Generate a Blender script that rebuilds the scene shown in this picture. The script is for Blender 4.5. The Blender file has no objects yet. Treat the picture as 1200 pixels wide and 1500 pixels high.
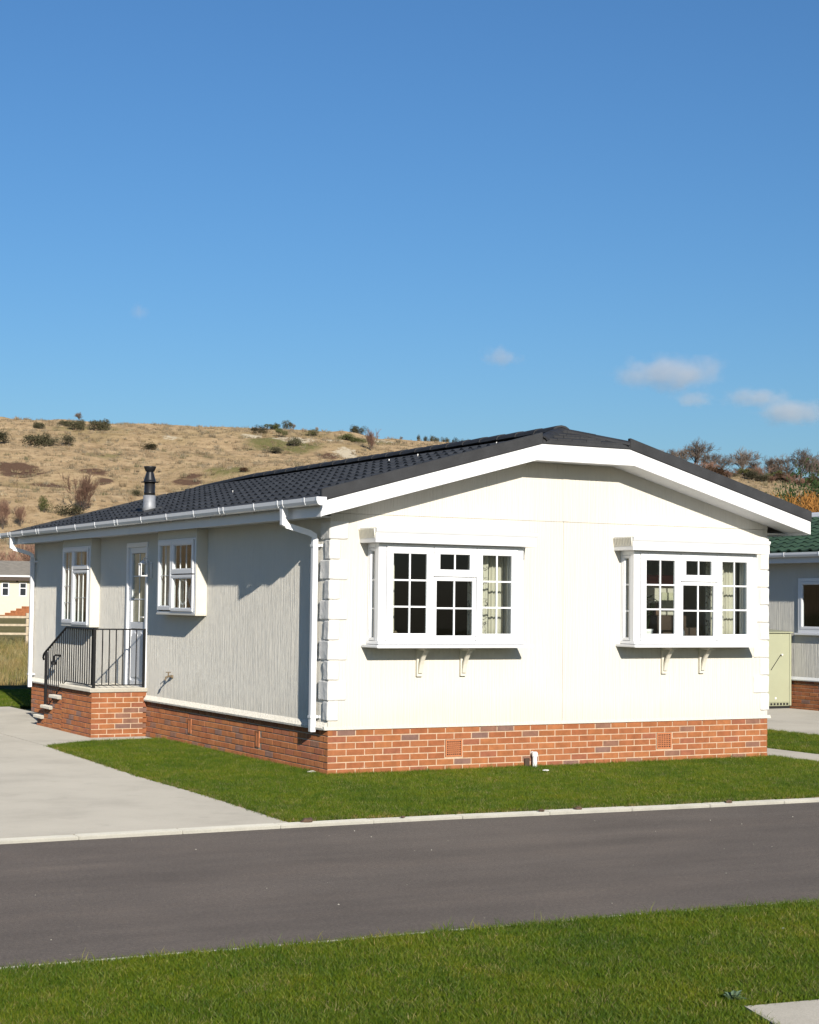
import bpy, bmesh, math, random
from mathutils import Vector, Matrix, noise
R = math.radians
PI = math.pi
SC = bpy.context.scene
COL = SC.collection
random.seed(7)
ZO = 0.45            # all heights below are given from the first mortar joint; the lawn lies at -0.45 -> world 0

# ------------------------------------------------------------------ camera, sky, sun, exposure
cam = bpy.data.cameras.new('camera')
cam.sensor_fit = 'HORIZONTAL'; cam.sensor_width = 36.0; cam.lens = 2498.255 / 1200 * 36
cam.clip_start = 0.1; cam.clip_end = 12000
camo = bpy.data.objects.new('camera', cam); COL.objects.link(camo)
CAM = Vector((-8.4482, -17.6027, 1.5194 + ZO))
YAW, PITCH, ROLL = R(28.2799), R(3.0651), R(0.6647)
fw = Vector((math.sin(YAW)*math.cos(PITCH), math.cos(YAW)*math.cos(PITCH), math.sin(PITCH)))
rt = Vector((math.cos(YAW), -math.sin(YAW), 0)); up = rt.cross(fw)
rt, up = rt*math.cos(ROLL)+up*math.sin(ROLL), -rt*math.sin(ROLL)+up*math.cos(ROLL)
mw = Matrix((rt, up, -fw)).transposed().to_4x4(); mw.translation = CAM
camo.matrix_world = mw
SC.camera = camo

SUN = Vector((-0.198, -1.0, 0.376)).normalized()      # direction towards the sun
world = bpy.data.worlds.new('World'); SC.world = world; world.use_nodes = True
wn = world.node_tree
sky = wn.nodes.new('ShaderNodeTexSky'); sky.sky_type = 'NISHITA'; sky.sun_disc = False
sky.sun_elevation = math.asin(SUN.z); sky.sun_rotation = math.atan2(SUN.x, SUN.y)
sky.altitude = 100; sky.air_density = 1.25; sky.dust_density = 0.55; sky.ozone_density = 8.3
bg = wn.nodes['Background']; bg.inputs[1].default_value = 0.081
hs = wn.nodes.new('ShaderNodeHueSaturation'); hs.inputs['Saturation'].default_value = 1.02
wn.links.new(sky.outputs[0], hs.inputs['Color']); wn.links.new(hs.outputs[0], bg.inputs[0])
sl = bpy.data.lights.new('sun', 'SUN'); sl.energy = 5.0; sl.angle = R(0.53); sl.color = (1.0, 0.93, 0.82)
so = bpy.data.objects.new('sun', sl); COL.objects.link(so); so.location = (0, -30, 30)
so.rotation_euler = SUN.to_track_quat('Z', 'Y').to_euler()
SC.view_settings.view_transform = 'Standard'; SC.view_settings.look = 'None'
SC.view_settings.gamma = 1.0; SC.view_settings.use_curve_mapping = False
SC.view_settings.exposure = 0.42
SC.cycles.volume_bounces = 3; SC.cycles.transparent_max_bounces = 24; SC.cycles.max_bounces = 8

# ------------------------------------------------------------------ materials
def newmat(name):
    m = bpy.data.materials.new(name); m.use_nodes = True
    nt = m.node_tree; b = nt.nodes['Principled BSDF']
    return m, nt, b
def nd(nt, typ, **kw):
    n = nt.nodes.new(typ)
    for k, v in kw.items():
        if k in n.inputs: n.inputs[k].default_value = v
        else: setattr(n, k, v)
    return n
def coords(nt, scale=(1, 1, 1), kind='Object'):
    tc = nt.nodes.new('ShaderNodeTexCoord'); mp = nt.nodes.new('ShaderNodeMapping')
    mp.inputs['Scale'].default_value = scale
    nt.links.new(tc.outputs[kind], mp.inputs['Vector']); return mp.outputs['Vector']
def wpos(nt, scale=(1, 1, 1)):
    g = nt.nodes.new('ShaderNodeNewGeometry'); mp = nt.nodes.new('ShaderNodeMapping')
    mp.inputs['Scale'].default_value = scale
    nt.links.new(g.outputs['Position'], mp.inputs['Vector']); return mp.outputs['Vector']
def tex(nt, vec, scale, detail=4, rough=.55):
    n = nd(nt, 'ShaderNodeTexNoise'); n.inputs['Scale'].default_value = scale
    n.inputs['Detail'].default_value = detail; n.inputs['Roughness'].default_value = rough
    nt.links.new(vec, n.inputs['Vector']); return n.outputs['Fac']
def ramp(nt, fac, stops, interp='LINEAR'):
    n = nt.nodes.new('ShaderNodeValToRGB'); e = n.color_ramp.elements; n.color_ramp.interpolation = interp
    while len(e) < len(stops): e.new(0.5)
    for k, (p, c) in enumerate(stops):
        e[k].position = p; e[k].color = (*c, 1) if len(c) == 3 else c
    nt.links.new(fac, n.inputs['Fac']); return n.outputs['Color']
def mix(nt, fac, a, b, mode='MIX'):
    n = nt.nodes.new('ShaderNodeMix'); n.data_type = 'RGBA'; n.blend_type = mode
    for s, v in ((0, fac), (6, a), (7, b)):
        if hasattr(v, 'is_linked') or hasattr(v, 'links'): nt.links.new(v, n.inputs[s])
        else: n.inputs[s].default_value = v if s == 0 else (*v, 1)
    return n.outputs[2]
def bump(nt, b, h, strength, dist, prev=None):
    n = nt.nodes.new('ShaderNodeBump'); n.inputs['Strength'].default_value = strength; n.inputs['Distance'].default_value = dist
    nt.links.new(h, n.inputs['Height'])
    if prev: nt.links.new(prev, n.inputs['Normal'])
    nt.links.new(n.outputs['Normal'], b.inputs['Normal']); return n.outputs['Normal']
def simple(name, col, rough=.6, var=.12, scale=6, metal=0, bumps=None, rnd=0, spec=.5):
    m, nt, b = newmat(name)
    v = wpos(nt)
    f = tex(nt, v, scale, 5, .6)
    lo = tuple(c*(1-var) for c in col); hi = tuple(min(1, c*(1+var)) for c in col)
    c = ramp(nt, f, [(.3, lo), (.7, hi)])
    if rnd:
        oi = nt.nodes.new('ShaderNodeObjectInfo')
        g = ramp(nt, oi.outputs['Random'], [(0, (1-rnd,)*3), (1, (1+rnd*.4,)*3)])
        c = mix(nt, 1.0, c, g, 'MULTIPLY')
    nt.links.new(c, b.inputs['Base Color'])
    b.inputs['Roughness'].default_value = rough; b.inputs['Metallic'].default_value = metal
    b.inputs['Specular IOR Level'].default_value = spec
    if bumps:
        bump(nt, b, tex(nt, v, bumps[0], 4, .6), bumps[1], bumps[2])
    return m
M = {}
def wallmat(name, col, dirt=(.55, .5, .4)):
    m, nt, b = newmat(name)
    v = wpos(nt)
    rib = tex(nt, wpos(nt, (46, 46, 1.1)), 1.0, 3, .6)        # vertical combed render
    fine = tex(nt, wpos(nt, (110, 110, 9)), 1.0, 2, .6)
    big = tex(nt, wpos(nt, (1.2, 1.2, .5)), 1.0, 4, .6)
    c = ramp(nt, big, [(.3, tuple(x*.95 for x in col)), (.7, col)])
    zz = nd(nt, 'ShaderNodeSeparateXYZ'); nt.links.new(v, zz.inputs[0])
    ad = nd(nt, 'ShaderNodeMath', operation='MULTIPLY_ADD'); nt.links.new(big, ad.inputs[0]); ad.inputs[1].default_value = -1.1; nt.links.new(zz.outputs['Z'], ad.inputs[2])
    c = mix(nt, ramp(nt, ad.outputs[0], [(0.0, (.22,)*3), (.32, (0,)*3)]), c, tuple(x*.62 for x in (col[0], col[1]*.97, col[2]*.9)))   # splash dirt low on the wall
    c2 = ramp(nt, rib, [(.32, (.965, .965, .96)), (.55, (1, 1, 1))])
    c = mix(nt, 1.0, c, c2, 'MULTIPLY')
    nt.links.new(c, b.inputs['Base Color']); b.inputs['Roughness'].default_value = .85
    b.inputs['Specular IOR Level'].default_value = .25
    n1 = bump(nt, b, rib, 1.0, .013); bump(nt, b, fine, .9, .003, n1)
    b.inputs['Diffuse Roughness'].default_value = 1.0
    return m
M['cream'] = wallmat('cream_render', (.635, .610, .548))
M['pebble'] = wallmat('grey_render', (.60, .585, .535))
M['cream_trim'] = simple('cream_trim', (.60, .575, .495), .6, .03)
M['upvc'] = simple('white_upvc', (.74, .75, .765), .32, .02, 3)
M['white'] = simple('white_board', (.70, .705, .715), .45, .03, 2)
M['quoin'] = simple('white_quoin', (.60, .59, .565), .8, .06, 14, bumps=(30, .6, .006))
M['mortar'] = simple('mortar', (.47, .345, .24), .95, .15, 25, bumps=(90, .5, .003))
def brickmat(name, island):
    m, nt, b = newmat(name)
    if island: r = nd(nt, 'ShaderNodeNewGeometry').outputs['Random Per Island']
    else: r = nd(nt, 'ShaderNodeObjectInfo').outputs['Random']
    base = ramp(nt, r, [(0, (.335, .132, .054)), (.16, (.365, .150, .062)), (.30, (.315, .118, .052)), (.46, (.345, .140, .062)), (.60, (.325, .126, .056)),
                        (.76, (.245, .132, .092)), (.84, (.222, .134, .108)), (.89, (.30, .118, .066))], 'CONSTANT')
    v = wpos(nt)
    f1 = tex(nt, v, 9, 5, .65); f2 = tex(nt, v, 70, 3, .6)
    c = mix(nt, 1.0, base, ramp(nt, f1, [(.28, (.72, .70, .70)), (.7, (1.12, 1.08, 1.05))]), 'MULTIPLY')
    c = mix(nt, ramp(nt, tex(nt, v, 3.5, 5, .7), [(.66, (0, 0, 0)), (.78, (.28, .28, .28))]), c, (.62, .50, .42))
    nt.links.new(c, b.inputs['Base Color']); b.inputs['Roughness'].default_value = .9
    b.inputs['Specular IOR Level'].default_value = .2
    b.inputs['Diffuse Roughness'].default_value = .8
    n1 = bump(nt, b, f2, .5, .003); bump(nt, b, f1, .35, .006, n1)
    return m
M['brick'] = brickmat('brick', False); M['bricki'] = brickmat('brick_run', True)
M['terra'] = simple('terracotta', (.42, .15, .06), .85, .1, 20)
M['dark'] = simple('dark_void', (.012, .012, .012), .9, .1)
def tilemat(name, col, island):
    m, nt, b = newmat(name)
    r = nd(nt, 'ShaderNodeNewGeometry').outputs['Random Per Island'] if island else nd(nt, 'ShaderNodeObjectInfo').outputs['Random']
    v = wpos(nt); f = tex(nt, v, 4, 5, .6); g = tex(nt, v, 160, 2, .5)
    c = ramp(nt, f, [(.3, tuple(x*.8 for x in col)), (.7, tuple(x*1.25 for x in col))])
    c = mix(nt, 1.0, c, ramp(nt, r, [(0, (.82,)*3), (1, (1.18,)*3)]), 'MULTIPLY')
    c = mix(nt, 1.0, c, ramp(nt, g, [(.3, (.7,)*3), (.7, (1.35,)*3)]), 'MULTIPLY')
    nt.links.new(c, b.inputs['Base Color']); b.inputs['Roughness'].default_value = .7; b.inputs['Specular IOR Level'].default_value = .3
    bump(nt, b, g, .5, .002)
    return m
M['slate'] = tilemat('slate_tile', (.033, .036, .041), False); M['slatei'] = tilemat('slate_tiles', (.033, .036, .041), True)
M['verge'] = tilemat('verge_felt', (.026, .0268, .029), True)
M['green'] = tilemat('green_tile', (.030, .060, .036), False); M['greeni'] = tilemat('green_tiles', (.030, .060, .036), True)
M['iron'] = simple('black_iron', (.006, .006, .007), .5, .1, spec=.25)
M['flue'] = simple('black_flue', (.014, .014, .015), .38, .1)
M['lead'] = simple('lead', (.27, .28, .30), .55, .22, 12, metal=.3)
M['brass'] = simple('weathered_brass', (.16, .12, .075), .6, .2, 30, metal=.4)
M['cabinet'] = simple('pale_green_paint', (.335, .345, .235), .5, .03, 3)
M['red'] = simple('red_plastic', (.55, .05, .03), .5, .1)
M['timber'] = simple('fence_timber', (.42, .35, .25), .85, .2, 8)
M['bungroof'] = simple('grey_brown_tiles', (.26, .23, .185), .9, .2, 3, bumps=(12, .6, .03))
M['bungwall'] = simple('bungalow_cream', (.56, .52, .41), .85, .04)
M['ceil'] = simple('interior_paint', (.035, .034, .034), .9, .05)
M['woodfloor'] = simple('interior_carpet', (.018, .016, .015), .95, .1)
M['darkwood'] = simple('dark_wood', (.045, .028, .018), .5, .25, 5)
M['scrap'] = simple('white_plastic', (.75, .75, .73), .5, .05)
M['soil'] = simple('dry_soil', (.10, .062, .04), .95, .3, 40, bumps=(60, .8, .01))
M['ceramic'] = simple('white_ceramic', (.7, .69, .66), .25, .03)
M['redcloth'] = simple('red_cloth', (.25, .04, .03), .8, .15)
M['weed'] = simple('blue_green_leaf', (.075, .12, .065), .6, .2, 40)
M['chrome'] = simple('silvered_glass', (.55, .58, .62), .15, .1, metal=.9)
M['darkpane'] = simple('distant_window_glass', (.03, .035, .04), .08, .1)
def glassmat():
    m, nt, b = newmat('window_glass'); nt.nodes.remove(b)
    out = nt.nodes['Material Output']
    t = nd(nt, 'ShaderNodeBsdfTransparent'); t.inputs[0].default_value = (.92, .945, .94, 1)
    g = nd(nt, 'ShaderNodeBsdfGlossy'); g.inputs['Roughness'].default_value = .02; g.inputs[0].default_value = (1, 1, 1, 1)
    f = nd(nt, 'ShaderNodeFresnel'); f.inputs['IOR'].default_value = 1.45
    n = tex(nt, wpos(nt), 1.7, 2, .5); bp = nt.nodes.new('ShaderNodeBump'); bp.inputs['Strength'].default_value = .05; bp.inputs['Distance'].default_value = .02
    nt.links.new(n, bp.inputs['Height']); nt.links.new(bp.outputs[0], g.inputs['Normal'])
    x = nd(nt, 'ShaderNodeMixShader'); bf = nd(nt, 'ShaderNodeNewGeometry'); inv = nd(nt, 'ShaderNodeMath', operation='SUBTRACT'); inv.inputs[0].default_value = 1; nt.links.new(bf.outputs['Backfacing'], inv.inputs[1])
    ml = nd(nt, 'ShaderNodeMath', operation='MULTIPLY'); nt.links.new(inv.outputs[0], ml.inputs[0]); nt.links.new(f.outputs[0], ml.inputs[1]); nt.links.new(ml.outputs[0], x.inputs[0]); nt.links.new(t.outputs[0], x.inputs[1]); nt.links.new(g.outputs[0], x.inputs[2])
    nt.links.new(x.outputs[0], out.inputs[0]); return m
M['glass'] = glassmat()
def frostmat():
    m, nt, b = newmat('obscure_glass')
    v = wpos(nt); f = tex(nt, v, 9, 4, .7)
    nt.links.new(ramp(nt, f, [(.3, (.27, .27, .20)), (.7, (.42, .41, .29))]), b.inputs['Base Color'])
    b.inputs['Roughness'].default_value = .12
    bump(nt, b, tex(nt, v, 45, 3, .6), .35, .004); return m
M['frost'] = frostmat()
def curtainmat(name, col, printed):
    m, nt, b = newmat(name)
    v = wpos(nt)
    c = ramp(nt, tex(nt, v, 3, 3), [(.3, tuple(x*.93 for x in col)), (.7, col)])
    if printed:
        vo = nd(nt, 'ShaderNodeTexNoise'); vo.inputs['Scale'].default_value = 5.5; vo.inputs['Detail'].default_value = 5; vo.inputs['Distortion'].default_value = 1.5
        nt.links.new(v, vo.inputs['Vector'])
        c = mix(nt, ramp(nt, vo.outputs['Fac'], [(.475, (0,)*3), (.488, (1,)*3), (.502, (1,)*3), (.515, (0,)*3)]), c, (.07, .06, .05))
    nt.links.new(c, b.inputs['Base Color']); b.inputs['Roughness'].default_value = .9
    tr = nd(nt, 'ShaderNodeBsdfTranslucent'); nt.links.new(c, tr.inputs[0]); x = nd(nt, 'ShaderNodeMixShader'); x.inputs[0].default_value = .45
    nt.links.new(b.outputs[0], x.inputs[1]); nt.links.new(tr.outputs[0], x.inputs[2]); nt.links.new(x.outputs[0], nt.nodes['Material Output'].inputs[0])
    return m
M['curtain'] = curtainmat('printed_curtain', (.78, .74, .62), True)
M['net'] = curtainmat('plain_curtain', (.78, .74, .62), False)

def asphaltmat():
    m, nt, b = newmat('asphalt'); v = wpos(nt)
    grit = tex(nt, v, 190, 3, .7); blot = tex(nt, wpos(nt, (.35, 1.3, 1)), 1.0, 5, .6); st = tex(nt, wpos(nt, (.10, 2.6, 1)), 1.0, 4, .6)
    c = ramp(nt, blot, [(.25, (.063, .054, .048)), (.75, (.076, .066, .059))])
    c = mix(nt, 1.0, c, ramp(nt, st, [(.3, (.90,)*3), (.5, (1,)*3), (.72, (1.12, 1.10, 1.08))]), 'MULTIPLY')
    c = mix(nt, 1.0, c, ramp(nt, grit, [(.25, (.45,)*3), (.5, (1,)*3), (.75, (1.7, 1.65, 1.6))]), 'MULTIPLY')
    c = mix(nt, 1.0, c, ramp(nt, tex(nt, v, 38, 4, .75), [(.3, (.74,)*3), (.5, (1,)*3), (.7, (1.3, 1.28, 1.25))]), 'MULTIPLY')
    c = mix(nt, 1.0, c, ramp(nt, tex(nt, wpos(nt, (.7, 1.1, 1)), 1.0, 7, .7), [(.3, (.84,)*3), (.5, (1,)*3), (.7, (1.14, 1.12, 1.1))]), 'MULTIPLY')
    vo = nd(nt, 'ShaderNodeTexVoronoi'); vo.inputs['Scale'].default_value = 22; nt.links.new(v, vo.inputs['Vector'])
    c = mix(nt, ramp(nt, vo.outputs['Distance'], [(.03, (1,)*3), (.05, (0,)*3)]), c, (.24, .22, .20))
    scuff = tex(nt, wpos(nt, (1.4, 16, 1)), 1.0, 5, .65)
    c = mix(nt, ramp(nt, scuff, [(.70, (0,)*3), (.78, (.35,)*3)]), c, (.20, .185, .17))
    nt.links.new(c, b.inputs['Base Color']); b.inputs['Roughness'].default_value = .85; b.inputs['Specular IOR Level'].default_value = .3
    b.inputs['Diffuse Roughness'].default_value = 1.0
    n1 = bump(nt, b, grit, .55, .006); bump(nt, b, blot, .2, .02, n1); return m
M['asphalt'] = asphaltmat()
def concretemat(name, col, sc=1.0):
    m, nt, b = newmat(name); v = wpos(nt)
    big = tex(nt, v, .8*sc, 6, .65); brush = tex(nt, wpos(nt, (6, 130, 1)), 1.0, 2, .5); fine = tex(nt, v, 120, 3, .6)
    c = ramp(nt, big, [(.28, tuple(x*.82 for x in col)), (.5, col), (.75, tuple(x*1.1 for x in col))])
    c = mix(nt, 1.0, c, ramp(nt, fine, [(.3, (.86,)*3), (.7, (1.1,)*3)]), 'MULTIPLY')
    st = tex(nt, v, 2.3, 5, .7)
    c = mix(nt, ramp(nt, st, [(.56, (0,)*3), (.76, (.5,)*3)]), c, tuple(x*.66 for x in col))
    nt.links.new(c, b.inputs['Base Color']); b.inputs['Roughness'].default_value = .9; b.inputs['Specular IOR Level'].default_value = .3
    b.inputs['Diffuse Roughness'].default_value = 1.0
    n1 = bump(nt, b, brush, .3, .003); bump(nt, b, fine, .3, .003, n1); return m
M['concrete'] = concretemat('brushed_concrete', (.285, .268, .232))
M['kerb'] = concretemat('kerb_concrete', (.40, .385, .335), 3)
M['slabc'] = concretemat('step_slab', (.44, .415, .355), 4)
def groundmat(name, a, b_, c_, s1=.5, s2=9, bs=25):
    m, nt, b = newmat(name); v = wpos(nt)
    c = ramp(nt, tex(nt, v, s1, 6, .65), [(.3, a), (.55, b_), (.75, c_)])
    c = mix(nt, 1.0, c, ramp(nt, tex(nt, v, s2, 5, .7), [(.25, (.55,)*3), (.7, (1.3,)*3)]), 'MULTIPLY')
    nt.links.new(c, b.inputs['Base Color']); b.inputs['Roughness'].default_value = 1; b.inputs['Specular IOR Level'].default_value = .1
    bump(nt, b, tex(nt, v, bs, 4, .7), .8, .03); return m
M['lawn'] = groundmat('lawn_soil', (.022, .034, .006), (.032, .044, .008), (.045, .048, .014))
M['rough'] = groundmat('rough_grass', (.17, .15, .05), (.24, .20, .085), (.11, .13, .03), .25, 4, 8)
def bladesmat(name, stops, trans=.35):
    m, nt, b = newmat(name)
    oi = nd(nt, 'ShaderNodeObjectInfo').outputs['Random']
    c = ramp(nt, oi, stops)
    patch = tex(nt, wpos(nt), .9, 6, .7)
    c = mix(nt, 1.0, c, ramp(nt, patch, [(.28, (.55, .70, .85)), (.5, (1, 1, .95)), (.72, (1.38, 1.14, .95))]), 'MULTIPLY')
    nt.links.new(c, b.inputs['Base Color']); b.inputs['Roughness'].default_value = .55; b.inputs['Specular IOR Level'].default_value = .3
    tr = nd(nt, 'ShaderNodeBsdfTranslucent'); nt.links.new(c, tr.inputs[0])
    x = nd(nt, 'ShaderNodeMixShader'); x.inputs[0].default_value = trans
    nt.links.new(b.outputs[0], x.inputs[1]); nt.links.new(tr.outputs[0], x.inputs[2]); nt.links.new(x.outputs[0], nt.nodes['Material Output'].inputs[0])
    return m
M['blade'] = bladesmat('grass_blades', [(0, (.056, .108, .007)), (.3, (.092, .156, .008)), (.65, (.132, .188, .009)), (.9, (.178, .200, .018)), (.96, (.26, .24, .08)), (1, (.32, .27, .12))])
M['tuss'] = bladesmat('tussock_blades', [(0, (.21, .158, .095)), (.3, (.275, .21, .135)), (.7, (.33, .258, .172)), (.92, (.20, .17, .09)), (1, (.39, .32, .22))], .2)
M['dry'] = bladesmat('dry_grass_blades', [(0, (.27, .21, .08)), (.5, (.36, .28, .13)), (.8, (.20, .20, .05)), (1, (.42, .34, .18))])
def twigmat(name, a, b_):
    m, nt, b = newmat(name)
    oi = nd(nt, 'ShaderNodeObjectInfo').outputs['Random']
    f = tex(nt, wpos(nt), 2.2, 4, .7)
    c = ramp(nt, f, [(.3, a), (.7, b_)])
    c = mix(nt, 1.0, c, ramp(nt, oi, [(0, (.8,)*3), (1, (1.25,)*3)]), 'MULTIPLY')
    nt.links.new(c, b.inputs['Base Color']); b.inputs['Roughness'].default_value = .9; b.inputs['Specular IOR Level'].default_value = .15
    return m
M['bark'] = twigmat('bark', (.075, .058, .045), (.12, .098, .08))
M['twig'] = twigmat('bare_twigs', (.12, .095, .075), (.20, .16, .13))
M['redtwig'] = twigmat('reddish_twigs', (.15, .085, .06), (.24, .145, .105))
M['orangetwig'] = twigmat('orange_twigs', (.19, .085, .022), (.33, .16, .042))
M['scrub'] = twigmat('dark_scrub', (.050, .050, .026), (.095, .085, .048))
M['evergreen'] = twigmat('evergreen', (.014, .030, .010), (.034, .060, .018))
M['greenscrub'] = twigmat('green_scrub', (.07, .085, .028), (.13, .13, .05))
M['bracken'] = twigmat('dead_bracken', (.085, .05, .032), (.15, .09, .055))

# ------------------------------------------------------------------ mesh helpers
WL = {}
def wl(o): return WL.get(o.name, Vector((0, 0, 0))) if o else Vector((0, 0, 0))
def link(o, parent=None, world=(0, 0, 0)):
    COL.objects.link(o); world = Vector(world); WL[o.name] = world
    if parent: o.parent = parent
    o.location = world - wl(parent); return o
def tag(o, label=None, cat=None, group=None, kind=None):
    if label: o['label'] = label
    if cat: o['category'] = cat
    if group: o['group'] = group
    if kind: o['kind'] = kind
    return o
def empty(name, x, y, z, label=None, cat=None, group=None, kind=None):
    o = bpy.data.objects.new(name, None); o.empty_display_size = .2
    link(o, None, (x, y, z+ZO)); return tag(o, label, cat, group, kind)
class MB:
    def __init__(s): s.v = []; s.f = []
    def box(s, x0, x1, y0, y1, z0, z1):
        x0, x1 = min(x0, x1), max(x0, x1); y0, y1 = min(y0, y1), max(y0, y1); z0, z1 = min(z0, z1), max(z0, z1)
        n = len(s.v); s.v += [(x, y, z) for x in (x0, x1) for y in (y0, y1) for z in (z0, z1)]
        for q in ((0, 1, 3, 2), (4, 6, 7, 5), (0, 4, 5, 1), (2, 3, 7, 6), (0, 2, 6, 4), (1, 5, 7, 3)): s.f.append(tuple(n+i for i in q))
        return s
    def mbox(s, m, a0, a1, b0, b1, c0, c1):
        p = m(a0, b0, c0); q = m(a1, b1, c1); return s.box(p[0], q[0], p[1], q[1], p[2], q[2])
    def prism(s, prof, vec):
        n = len(s.v); k = len(prof); vec = Vector(vec)
        s.v += [tuple(p) for p in prof] + [tuple(Vector(p)+vec) for p in prof]
        s.f.append(tuple(range(n, n+k))); s.f.append(tuple(range(n+2*k-1, n+k-1, -1)))
        for i in range(k): j = (i+1) % k; s.f.append((n+i, n+k+i, n+k+j, n+j))
        return s
    def tube(s, pts, rad, n=6, cap=True, up=None, rot=0):
        pts = [Vector(p) for p in pts]
        rads = rad if isinstance(rad, (list, tuple)) else [rad]*len(pts)
        rings = []; prev = None
        for i, p in enumerate(pts):
            d = (pts[min(i+1, len(pts)-1)] - pts[max(i-1, 0)]).normalized()
            u = prev if prev else (Vector(up) if up else (Vector((1, 0, 0)) if abs(d.x) < .8 else Vector((0, 1, 0))))
            u = (u - d*u.dot(d)).normalized(); prev = u; w = d.cross(u)
            r = []
            for k in range(n):
                a = 2*PI*k/n + rot
                r.append(len(s.v)); s.v.append(tuple(p + (u*math.cos(a)+w*math.sin(a))*rads[i]))
            rings.append(r)
        for a, b in zip(rings, rings[1:]):
            for k in range(n): s.f.append((a[k], a[(k+1) % n], b[(k+1) % n], b[k]))
        if cap: s.f.append(tuple(reversed(rings[0]))); s.f.append(tuple(rings[-1]))
        return s
    def lathe(s, x, y, prof, n=16):
        rings = []
        for r, z in prof:
            ring = []
            for k in range(n):
                a = 2*PI*k/n; ring.append(len(s.v)); s.v.append((x+r*math.cos(a), y+r*math.sin(a), z))
            rings.append(ring)
        for a, b in zip(rings, rings[1:]):
            for k in range(n): s.f.append((a[k], a[(k+1) % n], b[(k+1) % n], b[k]))
        s.f.append(tuple(reversed(rings[0]))); s.f.append(tuple(rings[-1])); return s
    def mesh(s, name, mat, off=(0, 0, 0), bevel=0, smooth=False, seg=1):
        me = bpy.data.meshes.new(name)
        ox, oy, oz = off
        me.from_pydata([(x-ox, y-oy, z-oz) for x, y, z in s.v], [], s.f)
        bm = bmesh.new(); bm.from_mesh(me)
        bmesh.ops.recalc_face_normals(bm, faces=bm.faces)
        if bevel:
            es = [e for e in bm.edges if len(e.link_faces) == 2 and e.calc_face_angle(0) > .6]
            bmesh.ops.bevel(bm, geom=es, offset=bevel, segments=seg, affect='EDGES', clamp_overlap=True)
        bm.to_mesh(me); bm.free()
        me.materials.append(mat)
        if smooth:
            me.polygons.foreach_set('use_smooth', [True]*len(me.polygons))
        return me
    def build(s, name, mat, parent=None, bevel=0, smooth=False, seg=1):
        xs, ys, zs = zip(*s.v)
        off = ((min(xs)+max(xs))/2, (min(ys)+max(ys))/2, min(zs))
        me = s.mesh(name, mat, off, bevel, smooth, seg)
        o = bpy.data.objects.new(name, me)
        return link(o, parent, (off[0], off[1], off[2]+ZO))
def put(name, me, parent, x, y, z, rot=None, scale=None):
    o = bpy.data.objects.new(name, me); link(o, parent, (x, y, z+ZO))
    if rot: o.rotation_euler = rot
    if scale: o.scale = scale
    return o
def ident(a, b, c): return (a, b, c)
def fm(a, b, c): return (a, -b, c)          # front wall: along X, outwards -Y
def sm(a, b, c): return (-b, a, c)          # side wall:  along Y, outwards -X
def rsmat(a, b, c): return (a, b, c)

# ------------------------------------------------------------------ terrain
SY, CY = math.sin(YAW), math.cos(YAW)
def uv_to_xy(u, v): return (CAM.x + u*CY + v*SY, CAM.y - u*SY + v*CY)
def xy_to_uv(x, y):
    dx, dy = x-CAM.x, y-CAM.y; return dx*CY-dy*SY, dx*SY+dy*CY
CREST = [(-400, .098), (-100, .1035), (0, .1061), (100, .1049), (250, .1033), (400, .1020), (500, .1004), (550, .0966), (600, .0956), (700, .0937),
         (800, .0915), (950, .0880), (1000, .0830), (1050, .0795), (1130, .0765), (1200, .0735), (1600, .062)]
def crest(s):
    x = 600 + s*2498
    for (a, p), (b, q) in zip(CREST, CREST[1:]):
        if x <= b: return p + (q-p)*max(0, (x-a))/(b-a)
    return CREST[-1][1]
def sstep(a, b, x):
    t = min(1, max(0, (x-a)/(b-a))); return t*t*(3-2*t)
VC = 330.0
def height(u, v):
    if v < 112: return -.50 + .95*sstep(40, 112, v)
    s = u/max(v, 1); zc = 1.52 + crest(s)*VC
    w = (v-112)/(VC-112)
    n = noise.fractal(Vector((u*.022, v*.022, 3.1)), 1.0, 2.1, 5)
    n2 = noise.fractal(Vector((u*.11, v*.16, 9.1)), 1.0, 2.1, 3)
    if w <= 1:
        ter = .022*math.sin(w*24+u*.03+n*3)
        z = .45 + (zc-.45)*(w**1.12 + ter*math.sin(PI*w)) + n*2.0*math.sin(PI*w)**.8 + n2*.55*min(1, w*4)
    else:
        z = zc + n2*.5 - .035*(v-VC)
        z = max(z, zc-6)
    return z
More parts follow.
